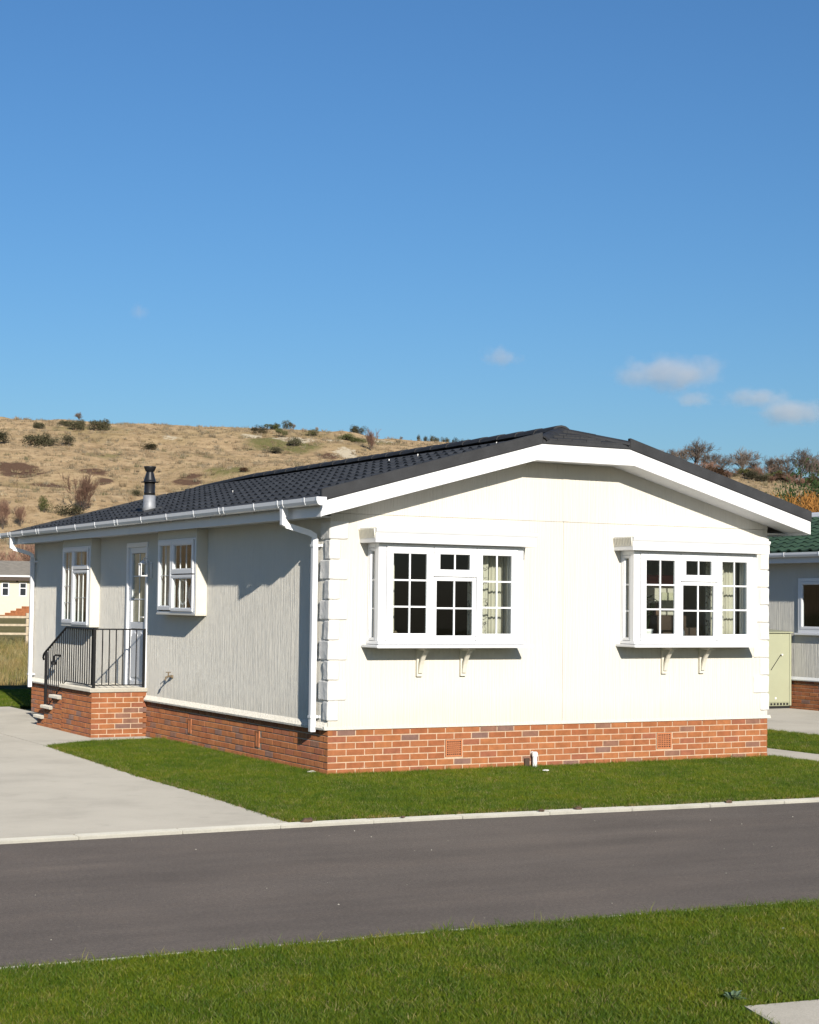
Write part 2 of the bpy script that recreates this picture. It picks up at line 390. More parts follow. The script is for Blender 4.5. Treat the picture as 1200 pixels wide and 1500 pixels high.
def hillmat():
    m, nt, b = newmat('dry_down_grass'); v = wpos(nt)
    big = tex(nt, v, .035, 6, .65); mid = tex(nt, wpos(nt, (.22, .22, .9)), 1.0, 6, .7); fine = tex(nt, wpos(nt, (1.1, 1.1, 1.6)), 1.0, 5, .75)
    c = ramp(nt, mid, [(.28, (.175, .125, .072)), (.45, (.25, .185, .112)), (.6, (.295, .222, .138)), (.78, (.34, .27, .175))])
    c = mix(nt, ramp(nt, big, [(.50, (0,)*3), (.66, (.55,)*3)]), c, (.16, .13, .06))
    c = mix(nt, 1.0, c, ramp(nt, fine, [(.28, (.52, .48, .43)), (.45, (.95, .94, .93)), (.72, (1.30, 1.29, 1.27))]), 'MULTIPLY')
    a = nd(nt, 'ShaderNodeVertexColor'); a.layer_name = 'patch'
    sp = nd(nt, 'ShaderNodeSeparateColor'); nt.links.new(a.outputs[0], sp.inputs[0])
    def edge(ch, sharp):
        n = nd(nt, 'ShaderNodeMath', operation='ADD'); nt.links.new(sp.outputs[ch], n.inputs[0])
        n2 = nd(nt, 'ShaderNodeMath', operation='MULTIPLY_ADD'); nt.links.new(fine, n2.inputs[0]); n2.inputs[1].default_value = 2.4; n2.inputs[2].default_value = -1.2
        nt.links.new(n2.outputs[0], n.inputs[1]); return ramp(nt, n.outputs[0], [(.5-sharp, (0,)*3), (.5+sharp, (1,)*3)])
    c = mix(nt, edge(1, .35), c, (.105, .10, .042))
    c = mix(nt, edge(2, .16), c, (.080, .050, .035))
    c = mix(nt, edge(0, .14), c, (.34, .30, .23))
    nt.links.new(c, b.inputs['Base Color']); b.inputs['Roughness'].default_value = 1; b.inputs['Specular IOR Level'].default_value = .05
    b.inputs['Diffuse Roughness'].default_value = 1.0
    n1 = bump(nt, b, mid, .9, .6); bump(nt, b, fine, .9, .35, n1); return m
us = [-170 + 340*i/420 for i in range(421)]
vs_ = [112 + (VC+14-112)*j/240 for j in range(241)] + [365, 400, 470, 600, 900, 1500]
vs_near = [-40, -20, 0, 12, 25, 40, 48, 56, 64, 72, 80, 88, 96, 104, 112]
us_near = [-420, -200, -120, -80, -60, -48, -40, -32, -26, -20, -14, -8, 0, 8, 14, 20, 26, 32, 40, 48, 60, 80, 120, 200, 420]
hill = None
def make_ground():
    global hill
    # near ground: fan that shares the hill's first row
    vx = []; fc = []
    for v in vs_near:
        for u in us:
            uu = u*112/330
            k = 1 if v > 80 else 1
            if abs(u) == 170: uu *= 6
            x, y = uv_to_xy(uu*k, v); vx.append((x, y, height(uu, v)+ZO-.0))
    nu = len(us)
    for j in range(len(vs_near)-1):
        for i in range(nu-1):
            a = j*nu+i; fc.append((a, a+1, a+nu+1, a+nu))
    me = bpy.data.meshes.new('ground'); me.from_pydata(vx, [], fc); me.materials.append(M['rough'])
    me.polygons.foreach_set('use_smooth', [True]*len(me.polygons))
    g = bpy.data.objects.new('ground', me); link(g); g['kind'] = 'structure'
    vx = []; fc = []
    for v in vs_:
        for u in us:
            uu = u*v/330
            if abs(u) == 170: uu *= 6
            x, y = uv_to_xy(uu, v); vx.append((x, y, height(uu, v)+ZO))
    for j in range(len(vs_)-1):
        for i in range(nu-1):
            a = j*nu+i; fc.append((a, a+1, a+nu+1, a+nu))
    me = bpy.data.meshes.new('hill'); me.from_pydata(vx, [], fc); me.materials.append(hillmat())
    me.polygons.foreach_set('use_smooth', [True]*len(me.polygons))
    ca = me.color_attributes.new('patch', 'FLOAT_COLOR', 'POINT')
    for i, (x, y, z) in enumerate(vx):
        u, v = xy_to_uv(x, y); c = [0, 0, 0, 1]
        for (pu, pv, ru, rv, ch, st) in PATCHES:
            if abs(v-pv) < rv*2.2 and abs(u-pu) < ru*2.2:
                d = math.hypot((u-pu)/ru, (v-pv)/rv); c[ch] = max(c[ch], st*max(0, min(1, 1.75-d*1.1)))
        ca.data[i].color = c
    hill = bpy.data.objects.new('hill', me); link(hill); hill['kind'] = 'structure'
PATCHES = []
for (pu, pv, w, h, ch, st) in [
    # chalk (0), green (1), dead bracken (2): centre, width and depth on the slope in metres
    (-28.5, 304.6, 3.2, 5, 0, .8), (-20.6, 299.7, 7.2, 6, 0, .8), (-14.3, 306.4, 4.4, 5, 0, .75), (-10.7, 287.1, 3.7, 6, 0, .8), (-6.0, 324, 5.2, 5, 0, .7), (-41.9, 296.6, 3.6, 3, 0, .55),
    (-46.1, 254.7, 5.1, 9, 1, .62), (-25.1, 235.1, 5.7, 6, 1, .8), (-24.5, 296, 7.1, 13, 1, .9), (-19.0, 292, 7.1, 9, 1, .9), (-9.1, 317, 6.1, 12, 1, .8), (-61.9, 310.3, 7.5, 8, 1, .6), (-5.3, 322, 6.5, 7, 1, .7), (-57, 312, 6, 6, 1, .6),
    (-54.6, 234.4, 6.4, 5.5, 2, 1), (-51.8, 230.0, 7.2, 4.6, 2, 1), (-45.9, 217.3, 4.6, 3.8, 2, 1), (-43.6, 234.1, 3.6, 3.4, 2, 1), (-40.6, 225.5, 2.1, 4, 2, 1), (-29.9, 229.2, 4, 3.2, 2, .9), (-30, 233.2, 2.8, 3, 2, .9), (-13.8, 284.3, 3.4, 4, 2, .9)]:
    PATCHES.append((pu, pv, w/2, h/2, ch, st))
make_ground()

# ------------------------------------------------------------------ road, kerbs, drives, lawns
GZ = -.45
def sheet(name, poly, z, mat, thick=.04, kind='structure'):
    mb = MB(); mb.prism([(x, y, z-thick) for x, y in poly], (0, 0, thick))
    o = mb.build(name, mat); o['kind'] = kind; return o
FAR = [(-60, -3.4), (-10, -3.69), (-4.72, -3.71), (-2, -3.72), (-.6, -3.755), (.83, -3.875), (2, -3.945), (3.7, -4.025), (10, -4.40), (60, -8.2)]
NEAR = [(-60, -7.9), (-9, -8.42), (-5.98, -8.457), (-4.2, -8.53), (-2.07, -8.565), (-.48, -8.69), (3, -9.05), (10, -9.8), (60, -15)]
def yat(line, x):
    for (a, p), (b, q) in zip(line, line[1:]):
        if x <= b: return p+(q-p)*(x-a)/(b-a)
    return line[-1][1]
sheet('road', [(x, y-.02) for x, y in NEAR] + [(x, y+.02) for x, y in reversed(FAR)], -.478, M['asphalt'], .03)
def kerb(name, line, side, label_x0, x1, w, top):
    root = empty(name, 0, line[2][1], top, kind='structure')
    rng = random.Random(5); x = label_x0; i = 0
    while x < x1:
        l = .914; a, b = x+.003, x+l-.004
        ya, yb = yat(line, a), yat(line, b); dz = rng.uniform(-.003, .003); dy = rng.uniform(-.004, .004)
        mb = MB(); mb.prism([(a, ya+dy, top-.12+dz), (b, yb+dy, top-.12+dz), (b, yb+dy+side*w, top-.12+dz), (a, ya+dy+side*w, top-.12+dz)], (0, 0, .12))
        mb.build('kerb_stone', M['kerb'], root, bevel=.008); x += l
kerb('kerb', FAR, 1, -13.2, 11.5, .15, -.448)
kerb('edging_kerb', NEAR, -1, -10.4, 5.5, .09, -.447)
# drives and paths
sheet('driveway', [(-6.6, -3.55), (-2.085, -3.55), (-1.99, -1.28), (-1.985, .78), (-1.80, 4.95), (-1.80, 5.93), (-6.6, 5.93)], -.450, M['concrete'])
sheet('driveway', [(-6.6, 5.945), (-1.80, 5.945), (-1.80, 13.4), (-6.6, 13.4)], -.452, M['concrete'])
sheet('path', [(-1.792, 4.96), (-1.05, 5.45), (-.02, 5.52), (-.02, 13.4), (-1.792, 13.4)], -.449, M['concrete'])
sheet('side_path', [(6.58, -3.6), (7.4, -3.6), (7.4, 13), (6.58, 13)], -.449, M['concrete'])
sheet('neighbour_driveway', [(9.75, -3.9), (14.1, -4.2), (14.1, 5.43), (9.75, 5.43)], -.450, M['concrete'])
sheet('neighbour_driveway', [(9.75, 5.446), (14.1, 5.446), (14.1, 13.3), (9.75, 13.3)], -.453, M['concrete'])
sheet('corner_slab', [(-2.97, -10.94), (-1.6, -11.10), (4, -11.6), (4, -14.5), (-3.9, -14.5), (-3.05, -11.2)], -.43, M['concrete'], .06)
LAWNS = {
 'near': [(x, y-.088) for x, y in NEAR[1:-1]] + [(10, -16), (-9, -16)],
 'mid': [(-2.075, -3.54), (-.6, -3.595), (.83, -3.715), (2, -3.785), (3.7, -3.865), (6.57, -4.02), (6.57, -.0), (6.40, -.0), (6.40, -.01), (.0, -.01), (-.01, 0), (-.01, 5.51), (-1.05, 5.44), (-1.79, 4.95), (-1.978, .78), (-1.982, -1.28)],
 'right': [(7.41, -4.1), (9.74, -4.25), (9.74, 13), (7.41, 13)],
 'left': [(-30, -3.4), (-6.61, -3.55), (-6.61, 13), (-30, 13)],
 'back': [(-6.6, 13.42), (9.7, 13.42), (9.7, 21), (-12, 21)],
}
# ------------------------------------------------------------------ grass
def clump(name, mat, nb, hmin, hmax, spread, wid, seed, lean=.5):
    rng = random.Random(seed); v = []; f = []
    for i in range(nb):
        r = spread*math.sqrt(rng.random()); a = rng.random()*2*PI; px, py = r*math.cos(a), r*math.sin(a)
        h = rng.uniform(hmin, hmax); d = rng.random()*2*PI; l = h*rng.uniform(.1, lean); w = wid*rng.uniform(.7, 1.2)
        t = rng.random()*PI; wx, wy = math.cos(t)*w/2, math.sin(t)*w/2
        dx, dy = math.cos(d)*l, math.sin(d)*l; n = len(v)
        v += [(px-wx, py-wy, -.01), (px+wx, py+wy, -.01), (px-wx*.8+dx*.35, py-wy*.8+dy*.35, h*.55), (px+wx*.8+dx*.35, py+wy*.8+dy*.35, h*.55), (px+dx, py+dy, h)]
        f += [(n, n+1, n+3, n+2), (n+2, n+3, n+4)]
    me = bpy.data.meshes.new(name); me.from_pydata(v, [], f); me.materials.append(mat)
    return bpy.data.objects.new(name, me)
def scatter(o, srcs, density, smin, smax, seed):
    t = bpy.data.node_groups.new('scatter_blades', 'GeometryNodeTree')
    t.interface.new_socket('Geometry', in_out='INPUT', socket_type='NodeSocketGeometry')
    t.interface.new_socket('Geometry', in_out='OUTPUT', socket_type='NodeSocketGeometry')
    n = t.nodes; L = t.links.new
    gi = n.new('NodeGroupInput'); go = n.new('NodeGroupOutput'); j = n.new('GeometryNodeJoinGeometry')
    for k, sc in enumerate(srcs):
        d = n.new('GeometryNodeDistributePointsOnFaces'); d.inputs['Density'].default_value = density/len(srcs); d.inputs['Seed'].default_value = seed+k
        oi = n.new('GeometryNodeObjectInfo'); oi.inputs['Object'].default_value = sc; oi.inputs['As Instance'].default_value = True
        ip = n.new('GeometryNodeInstanceOnPoints')
        r = n.new('FunctionNodeRandomValue'); r.data_type = 'FLOAT_VECTOR'; r.inputs[0].default_value = (-.12, -.12, 0); r.inputs[1].default_value = (.12, .12, 6.28)
        s = n.new('FunctionNodeRandomValue'); s.data_type = 'FLOAT'; s.inputs[2].default_value = smin; s.inputs[3].default_value = smax
        L(gi.outputs[0], d.inputs['Mesh']); L(d.outputs['Points'], ip.inputs['Points']); L(oi.outputs['Geometry'], ip.inputs['Instance'])
        L(r.outputs[0], ip.inputs['Rotation']); L(s.outputs[1], ip.inputs['Scale']); L(ip.outputs[0], j.inputs[0])
    L(j.outputs[0], go.inputs[0])
    m = o.modifiers.new('scatter', 'NODES'); m.node_group = t
CL_NEAR = [clump('blades_a', M['blade'], 15, .012, .034, .05, .0036, 1, .9), clump('blades_b', M['blade'], 14, .014, .044, .05, .0034, 2, 1.2), clump('blades_c', M['blade'], 15, .008, .026, .055, .004, 3, 1.6)]
CL_TALL = [clump('blades_d', M['blade'], 9, .03, .085, .06, .0042, 6, .8)]
CL_TUSS = [clump('tussock_a', M['tuss'], 34, .25, .75, .55, .06, 7, .9), clump('tussock_b', M['tuss'], 30, .15, .5, .7, .07, 8, 1.3)]
CL_DRY = [clump('dry_a', M['dry'], 30, .12, .35, .22, .012, 4, .7), clump('dry_b', M['dry'], 26, .08, .28, .25, .012, 5, .9)]
def poly_mesh(name, poly, z, step=None):
    bm = bmesh.new(); vs = [bm.verts.new((x, y, z+ZO)) for x, y in poly]; f = bm.faces.new(vs)
    if f.normal.z < 0: f.normal_flip()
    bmesh.ops.triangulate(bm, faces=bm.faces)
    me = bpy.data.meshes.new(name); bm.normal_update(); bm.to_mesh(me); bm.free(); return me
def grass(poly, z, dens, label, srcs=CL_NEAR, smin=.7, smax=1.25, seed=1):
    me = poly_mesh('grass', poly, z); me.materials.append(M['blade'])
    o = bpy.data.objects.new('grass', me); link(o); o['kind'] = 'stuff'; o['label'] = label
    scatter(o, srcs, dens, smin, smax, seed); return o
for k, p in LAWNS.items():
    sheet('lawn', p, -.451 if k != 'near' else -.447, M['lawn'], .04)
grass([(-7.2, -8.545), (-5.98, -8.555), (-4.2, -8.625), (-2.07, -8.665), (-.48, -8.79), (1.6, -9.0), (1.6, -10.9), (-1.4, -11.08), (-2.99, -10.93), (-3.08, -11.25), (-3.5, -12.6), (-7.2, -12.6)], -.447, 2700, 'short green mown grass on the verge in front of the road', seed=3)
grass(LAWNS['mid'], -.451, 1500, 'short bright green grass round the foot of the cream mobile home', seed=11)
grass([(7.42, -4.1), (9.73, -4.25), (9.73, 9), (7.42, 9)], -.451, 700, 'green grass strip between the side path and the next drive', seed=15)
grass([(-6.6, 13.43), (6, 13.43), (6, 19), (-6.6, 19)], -.451, 400, 'green grass behind the mobile home', seed=19)
# straw-coloured thatch at the lawn rims next to concrete
def rim(line, w, z, label, dens, seed):
    poly = [(x, y) for x, y in line]
    nrm = []
    for i, (x, y) in enumerate(poly):
        a = poly[max(0, i-1)]; b = poly[min(len(poly)-1, i+1)]; d = Vector((b[0]-a[0], b[1]-a[1])).normalized(); nrm.append((x-d.y*w, y+d.x*w))
    me = bpy.data.meshes.new('grass_rim'); n = len(poly)
    me.from_pydata([(x, y, z+ZO) for x, y in poly+nrm], [], [(i, i+1, n+i+1, n+i) for i in range(n-1)]); me.materials.append(M['dry'])
    o = bpy.data.objects.new('grass', me); link(o); o['kind'] = 'stuff'; o['label'] = label
    scatter(o, CL_RIM, dens, .7, 1.2, seed)
CL_RIM = [clump('rim_a', M['dry'], 14, .008, .03, .045, .005, 8, 1.4)]
rim([(-2.07, -3.535), (-.6, -3.59), (.83, -3.71), (2, -3.78), (3.7, -3.86), (6.5, -4.01)], .14, -.452, 'thin straw and thatch along the lawn edge at the kerb', 900, 4)
rim([(-1.79, 4.95), (-1.978, .78), (-1.982, -1.28), (-2.07, -3.5)], .10, -.452, 'thin straw along the lawn edge by the drive', 700, 5)
rim([(-2.95, -10.80), (-1.4, -10.95), (1, -11.2)], .2, -.447, 'dry straw beside the concrete corner slab', 700, 6)
def tufts(line, w, z, label, dens, seed, srcs):
    n = len(line); nrm = []
    for i, (x, y) in enumerate(line):
        a = line[max(0, i-1)]; b = line[min(n-1, i+1)]; d = Vector((b[0]-a[0], b[1]-a[1])).normalized(); nrm.append((x-d.y*w, y+d.x*w))
    me = bpy.data.meshes.new('grass_tufts'); me.from_pydata([(x, y, z+ZO) for x, y in list(line)+nrm], [], [(i, i+1, n+i+1, n+i) for i in range(n-1)]); me.materials.append(M['blade'])
    o = bpy.data.objects.new('grass', me); link(o); o['kind'] = 'stuff'; o['label'] = label; scatter(o, srcs, dens, .5, 1.25, seed)
tufts([(6.42, -.03), (3, -.03), (0, -.03)], .10, -.452, 'longer grass tufts along the foot of the front brick base', 170, 22, CL_TALL)
tufts([(-.03, .0), (-.03, 2.5), (-.03, 5.45)], .10, -.452, 'longer grass tufts along the foot of the side brick base', 150, 23, CL_TALL)
tufts([(-6.9, -8.60), (-4.2, -8.67), (-2.07, -8.71), (-.48, -8.83), (1.5, -9.04)], .055, -.45, 'ragged longer blades leaning over the near road edging', 240, 24, CL_TALL)
def hill_grass():
    vx = []; fc = []; k = 0; us2 = [-150+i*6 for i in range(45)]; vs2 = [113+i*4.5 for i in range(50)]
    for v in vs2:
        for u in us2:
            uu = u*v/330; x, y = uv_to_xy(uu, v); vx.append((x, y, height(uu, v)+ZO-.05))
    n = len(us2)
    for j in range(len(vs2)-1):
        for i in range(n-1): a = j*n+i; fc.append((a, a+1, a+n+1, a+n))
    me = bpy.data.meshes.new('hill_grass'); me.from_pydata(vx, [], fc); me.materials.append(M['tuss'])
    o = bpy.data.objects.new('hill_grass', me); link(o); o['kind'] = 'stuff'; o['label'] = 'straw coloured tussocks of dead grass all over the hill'
    scatter(o, CL_TUSS, .30, .4, 1.15, 33)
hill_grass()
def field_grass():
    vx = []; fc = []; us2 = [-22+i*1.6 for i in range(22)]; vs2 = [31.5, 36, 40, 44, 48, 52, 56, 60, 66]
    for v in vs2:
        for u in us2:
            x, y = uv_to_xy(u*v/60, v)
            if y < 21.2: y = 21.2
            vx.append((x, y, height(u, v)+ZO+.02))
    n = len(us2)
    for j in range(len(vs2)-1):
        for i in range(n-1):
            a = j*n+i; fc.append((a, a+1, a+n+1, a+n))
    me = bpy.data.meshes.new('field_grass'); me.from_pydata(vx, [], fc); me.materials.append(M['dry'])
    o = bpy.data.objects.new('field_grass', me); link(o); o['kind'] = 'stuff'; o['label'] = 'rough straw coloured grass of the field behind the park'
    scatter(o, CL_DRY, 9, .6, 1.2, 9)
field_grass()

# ------------------------------------------------------------------ shared brick pieces
def brick_mesh(name, l, h, d, mat, ch=.0035):
    """a brick whose outer face is at b=0 (outwards -Y), length along X, origin at the lower left of the face"""
    v = [(ch, 0, ch), (l-ch, 0, ch), (l-ch, 0, h-ch), (ch, 0, h-ch), (0, ch, 0), (l, ch, 0), (l, ch, h), (0, ch, h), (0, d, 0), (l, d, 0), (l, d, h), (0, d, h)]
    f = [(0, 1, 2, 3), (4, 5, 1, 0), (5, 6, 2, 1), (6, 7, 3, 2), (7, 4, 0, 3)]
    for i in range(4): j = (i+1) % 4; f.append((4+j, 4+i, 8+i, 8+j))
    f.append((11, 10, 9, 8))
    me = bpy.data.meshes.new(name); me.from_pydata(v, [], f); me.materials.append(mat); return me
_bm = {}
def bmesh_for(l, h, d=.06):
    k = (round(l, 3), round(h, 3), d)
    if k not in _bm: _bm[k] = brick_mesh('brick', l, h, d, M['brick'])
    return _bm[k]
def courses(L, z_top, nc, pitch, jl, jh, holes=(), half0=True, end_trim=True):
    """rectangles (a, z, l, h) of a stretcher bond over length L"""
    out = []; brng = random.Random(3)
    for r in range(nc):
        zt = z_top - r*.075; h = .075-jh
        start = -pitch/2 if (r % 2 == 0) == half0 else 0
        a = start
        while a < L-.02:
            a0, a1 = max(0, a+ (jl/2 if a > 0 else 0)), min(L, a+pitch-jl/2)
            if a1-a0 > .03:
                skip = False
                for (ha, hb, hz0, hz1) in holes:
                    if a1 > ha and a0 < hb and zt-h < hz1-.01 and zt > hz0+.01:
                        if a0 < ha-.05: a1 = ha-.006
                        elif a1 > hb+.05: a0 = hb+.006
                        else: skip = True
                if not skip: out.append((a0, zt-h, a1-a0, h))
            a += pitch
    return out
rng = random.Random(21)
def lay(parent, rects, to_world, rotz, limit, maxn_stuff_name='brick_run'):
    """first `limit` rectangles as single bricks, the rest joined"""
    rest = []
    for i, (a, z, l, h) in enumerate(rects):
        proud = rng.uniform(-.002, .0025)
        if i < limit:
            x, y = to_world(a, proud)
            put('brick', bmesh_for(l, h), parent, x, y, z, (0, rng.uniform(-.004, .004), rotz))
        else: rest.append((a, z, l, h, proud))
    return rest

# ------------------------------------------------------------------ the mobile home
W, L = 6.40, 12.06
EX = .335; GY = -.468; SLOPE = .275
CX = W/2
house = empty('mobile_home', CX, L/2, GZ, 'cream mobile home with dark tiled roof, two white front bays and brick base', 'mobile home')
# --- brick base
plinth = MB().box(.006, W-.006, .006, L-.006, GZ-.1, .055).build('plinth', M['mortar'], house)
PITCH_B, JL, JH = .237, .0125, .0115
fr_holes = [(1.533, 1.775, -.292, -.075), (4.606, 4.848, -.292, -.075)]
fr = courses(W, .064, 7, PITCH_B, JL, JH, fr_holes, True)
lay(plinth, fr, lambda a, p: (a, -p), 0, 999)
sd_holes = [(1.95, 2.07, -.292, -.075), (4.28, 4.40, -.292, -.075)]
sd_all = courses(L, .064, 7, PITCH_B, JL, JH, sd_holes, False)
sd_all.sort(key=lambda r: r[0])
near_n = max(0, 300-len(fr))
# the side face: outwards is -X, length runs along +Y
mb = MB()
for i, (a, z, l, h) in enumerate(sd_all):
    p = rng.uniform(-.002, .0025)
    if i < near_n:
        put('brick', bmesh_for(l, h), plinth, -p, a+l, z, (0, 0, -PI/2))
    else: mb.box(-p, .05, a, a+l, z, z+h)
o = mb.build('brick_run', M['bricki'], plinth, bevel=.003); o['kind'] = 'stuff'
mb = MB()
for a, z, l, h in courses(L, .064, 7, PITCH_B, JL, JH, (), False): mb.box(W-.05, W+rng.uniform(-.002, .0025), a, a+l, z, z+h)
o = mb.build('brick_run', M['bricki'], plinth); o['kind'] = 'stuff'
def airbrick(m, a0, a1, z0, z1, nx, nz, parent):
    b = MB(); b.mbox(m, a0+.004, a1-.004, -.03, -.012, z0+.004, z1-.004)
    back = b
    t = .010; w = (a1-a0-.016); h = (z1-z0-.016); x0 = a0+.008; zz0 = z0+.008
    g = MB(); fw_ = .018
    g.mbox(m, x0, x0+w, -.03, .006, zz0, zz0+fw_); g.mbox(m, x0, x0+w, -.03, .006, zz0+h-fw_, zz0+h)
    g.mbox(m, x0, x0+fw_, -.03, .006, zz0+fw_, zz0+h-fw_); g.mbox(m, x0+w-fw_, x0+w, -.03, .006, zz0+fw_, zz0+h-fw_)
    cw = (w-2*fw_)/nx; ch = (h-2*fw_)/nz
    for i in range(1, nx): g.mbox(m, x0+fw_+cw*i-t/2, x0+fw_+cw*i+t/2, -.028, .004, zz0+fw_, zz0+h-fw_)
    for j in range(1, nz): g.mbox(m, x0+fw_, x0+w-fw_, -.026, .002, zz0+fw_+ch*j-t/2, zz0+fw_+ch*j+t/2)
    o = g.build('air_brick', M['terra'], parent)
    return o
def void_pocket(m, a0, a1, z0, z1, parent): MB().mbox(m, a0+.006, a1-.006, -.0055, -.003, z0+.006, z1-.006).build('vent_void', M['dark'], parent)
for h_ in fr_holes:
    airbrick(fm, *h_, 7, 7, plinth); void_pocket(fm, *h_, plinth)
for h_ in sd_holes:
    airbrick(sm, *h_, 4, 7, plinth)
# --- walls
def zb(x):                                   # underside line of the barge boards
    d = min(x+EX, W+EX-x); return min(2.476+.271*d, 3.242)
def zt(x): return min(2.644+SLOPE*min(x+EX, W+EX-x), 3.44)
TH = .11
GJ = 2.545                                   # horizontal panel joint of the gable wall
BX = (.48, 4.045); BW = 1.95; BZ0, BZ1 = 1.03, 2.215
def quad_panel(x0, x1, z0, z1, holes, name, parent, y0=0.0, y1=TH):
    mb = MB(); xs = sorted({x0, x1, *[h for hh in holes for h in hh[:2]]})
    for a, b in zip(xs, xs[1:]):
        hz = [h for h in holes if h[0] <= a+1e-6 and h[1] >= b-1e-6]
        if hz:
            mb.box(a, b, y0, y1, z0, hz[0][2]); mb.box(a, b, y0, y1, hz[0][3], z1)
        else: mb.box(a, b, y0, y1, z0, z1)
    return mb.build(name, M['cream'], parent)
fwall = empty('front_wall', CX, 0, .067); fwall.parent = house; fwall.location = Vector((CX, 0, .067+ZO))-wl(house)
hl = [(BX[0]+.06, BX[0]+BW-.06, BZ0+.03, BZ1-.03)]; hr = [(BX[1]+.06, BX[1]+BW-.06, BZ0+.03, BZ1-.03)]
quad_panel(0, 3.172, .067, GJ-.004, hl, 'wall_panel', fwall)
quad_panel(3.184, W, .067, GJ-.004, hr, 'wall_panel', fwall)
def gable(x0, x1):
    xs = [x0] + [x for x in (2.5, 3.9) if x0 < x < x1] + [x1]
    prof = [(x0, -.004, GJ), (x1, -.004, GJ)] + [(x, -.004, zb(x)+.03) for x in reversed(xs)]
    return MB().prism(prof, (0, TH, 0)).build('wall_panel', M['cream'], fwall)
gable(0, 3.178); gable(3.184, W)
MB().box(3.165, 3.26, -.010, -.0045, GJ+.004, 3.24).build('cover_strip', M['cream'], fwall)
MB().box(3.1725, 3.1835, .008, .05, .07, GJ-.006).build('joint_backing', M['cream'], fwall)
MB().prism([(-.05, -.018, .067), (-.05, -.001, .105), (-.05, .03, .105), (-.05, .03, .067)], (W+.1, 0, 0)).build('drip_trim', M['cream'], fwall)
swall = empty('side_wall', 0, L/2, .067); swall.parent = house; swall.location = Vector((0, L/2, .067+ZO))-wl(house)
BA, BB, DR = (3.79, 5.31, 1.32), (8.345, 9.86, 1.085), (6.12, 7.05, .17, 2.38)
mb = MB()
TOPW = 2.62
for a, b, holes in [(TH+.001, 3.84, None), (3.84, 5.26, (1.37, 2.40)), (5.26, 6.13, None), (6.13, 7.04, (.18, 2.37)), (7.04, 8.395, None), (8.395, 9.81, (1.13, 2.40)), (9.81, L-TH, None)]:
    if holes: mb.box(0, TH, a, b, .067, holes[0]); mb.box(0, TH, a, b, holes[1], TOPW)
    else: mb.box(0, TH, a, b, .067, TOPW)
mb.build('wall_panel', M['cream'], swall)
for a, b in [(.03, 6.08), (7.09, L)]:
    MB().prism([(-.045, a, .062), (-.052, a, .085), (-.012, a, .145), (.02, a, .145), (.02, a, .062)], (0, b-a, 0)).build('drip_trim', M['cream'], swall)
MB().box(W-TH, W, TH+.001, L-TH, .067, TOPW).build('right_wall', M['cream'], house)
mb = MB()
prof = [(0, L-TH, .067), (W, L-TH, .067), (W, L-TH, zb(W)+.03), (3.9, L-TH, zb(3.9)+.03), (2.5, L-TH, zb(2.5)+.03), (0, L-TH, zb(0)+.03)]
MB().prism(prof, (0, TH, 0)).build('rear_wall', M['cream'], house)
# --- inside: floor, ceiling, partition
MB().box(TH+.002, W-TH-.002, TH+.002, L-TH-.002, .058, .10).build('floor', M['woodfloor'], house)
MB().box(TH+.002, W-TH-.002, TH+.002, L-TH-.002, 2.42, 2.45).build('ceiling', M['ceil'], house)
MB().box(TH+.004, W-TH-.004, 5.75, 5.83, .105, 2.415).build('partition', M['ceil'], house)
# --- quoins
def quoin(name, x0, x1, y0, y1, z0, z1, seed):
    bm = bmesh.new()
    bmesh.ops.create_cube(bm, size=1)
    for v in bm.verts: v.co = Vector((x0+(v.co.x+.5)*(x1-x0), y0+(v.co.y+.5)*(y1-y0), z0+(v.co.z+.5)*(z1-z0)))
    bmesh.ops.bevel(bm, geom=bm.edges[:], offset=.012, segments=1, affect='EDGES')
    bmesh.ops.subdivide_edges(bm, edges=[e for e in bm.edges if e.calc_length() > .05], cuts=3, use_grid_fill=True)
    for v in bm.verts:
        n = noise.noise_vector(Vector((v.co.x*14+seed*3.7, v.co.y*14, v.co.z*14)))
        v.co += n*.006
    bmesh.ops.triangulate(bm, faces=[f for f in bm.faces if len(f.verts) > 4])
    me = bpy.data.meshes.new(name); c = Vector(((x0+x1)/2, (y0+y1)/2, z0))
    for v in bm.verts: v.co -= c
    bm.normal_update(); bmesh.ops.recalc_face_normals(bm, faces=bm.faces); bm.to_mesh(me); bm.free(); me.materials.append(M['quoin'])
    o = bpy.data.objects.new(name, me); return link(o, house, (c.x, c.y, c.z+ZO))
for k in range(10):
    z0 = .165 + k*.2305; lg = k % 2
    quoin('quoin_block', -.019, .225 if lg else .125, -.019, .235 if lg else .115, z0+.004, min(z0+.2265, 2.45), k)
    quoin('quoin_block', W-(.235 if lg else .125), W+.024, -.018, .23 if lg else .12, z0+.004, min(z0+.2265, 2.45), k+20)
# --- roof
roof = MB()
RT = .10
def zr(x): return 2.655+SLOPE*(min(x, W-x)+EX)             # deck surface under the tiles
Y0, Y1 = GY+.035, L+.40
RXL, RXR = -.375, W+.345
HX0, HX1 = 2.566, 3.84
AP = .105                                                   # where the ridge starts
deck = [(RXL, zr(RXL)), (CX, zr(CX)), (RXR, zr(RXR)), (RXR, zr(RXR)-.05), (CX, zr(CX)-.05), (RXL, zr(RXL)-.05)]
roof = MB().prism([(x, AP+.08, z) for x, z in deck], (0, Y1-AP-.08, 0))
dk2 = [(RXL, zr(RXL)), (HX0, zr(HX0)), (HX1, zr(HX0)), (RXR, zr(RXR)), (RXR, zr(RXR)-.05), (HX1, zr(HX0)-.05), (HX0, zr(HX0)-.05), (RXL, zr(RXL)-.05)]
roof.prism([(x, Y0, z) for x, z in dk2], (0, AP+.079-Y0, 0))
roof = roof.build('roof', M['slatei'], house)
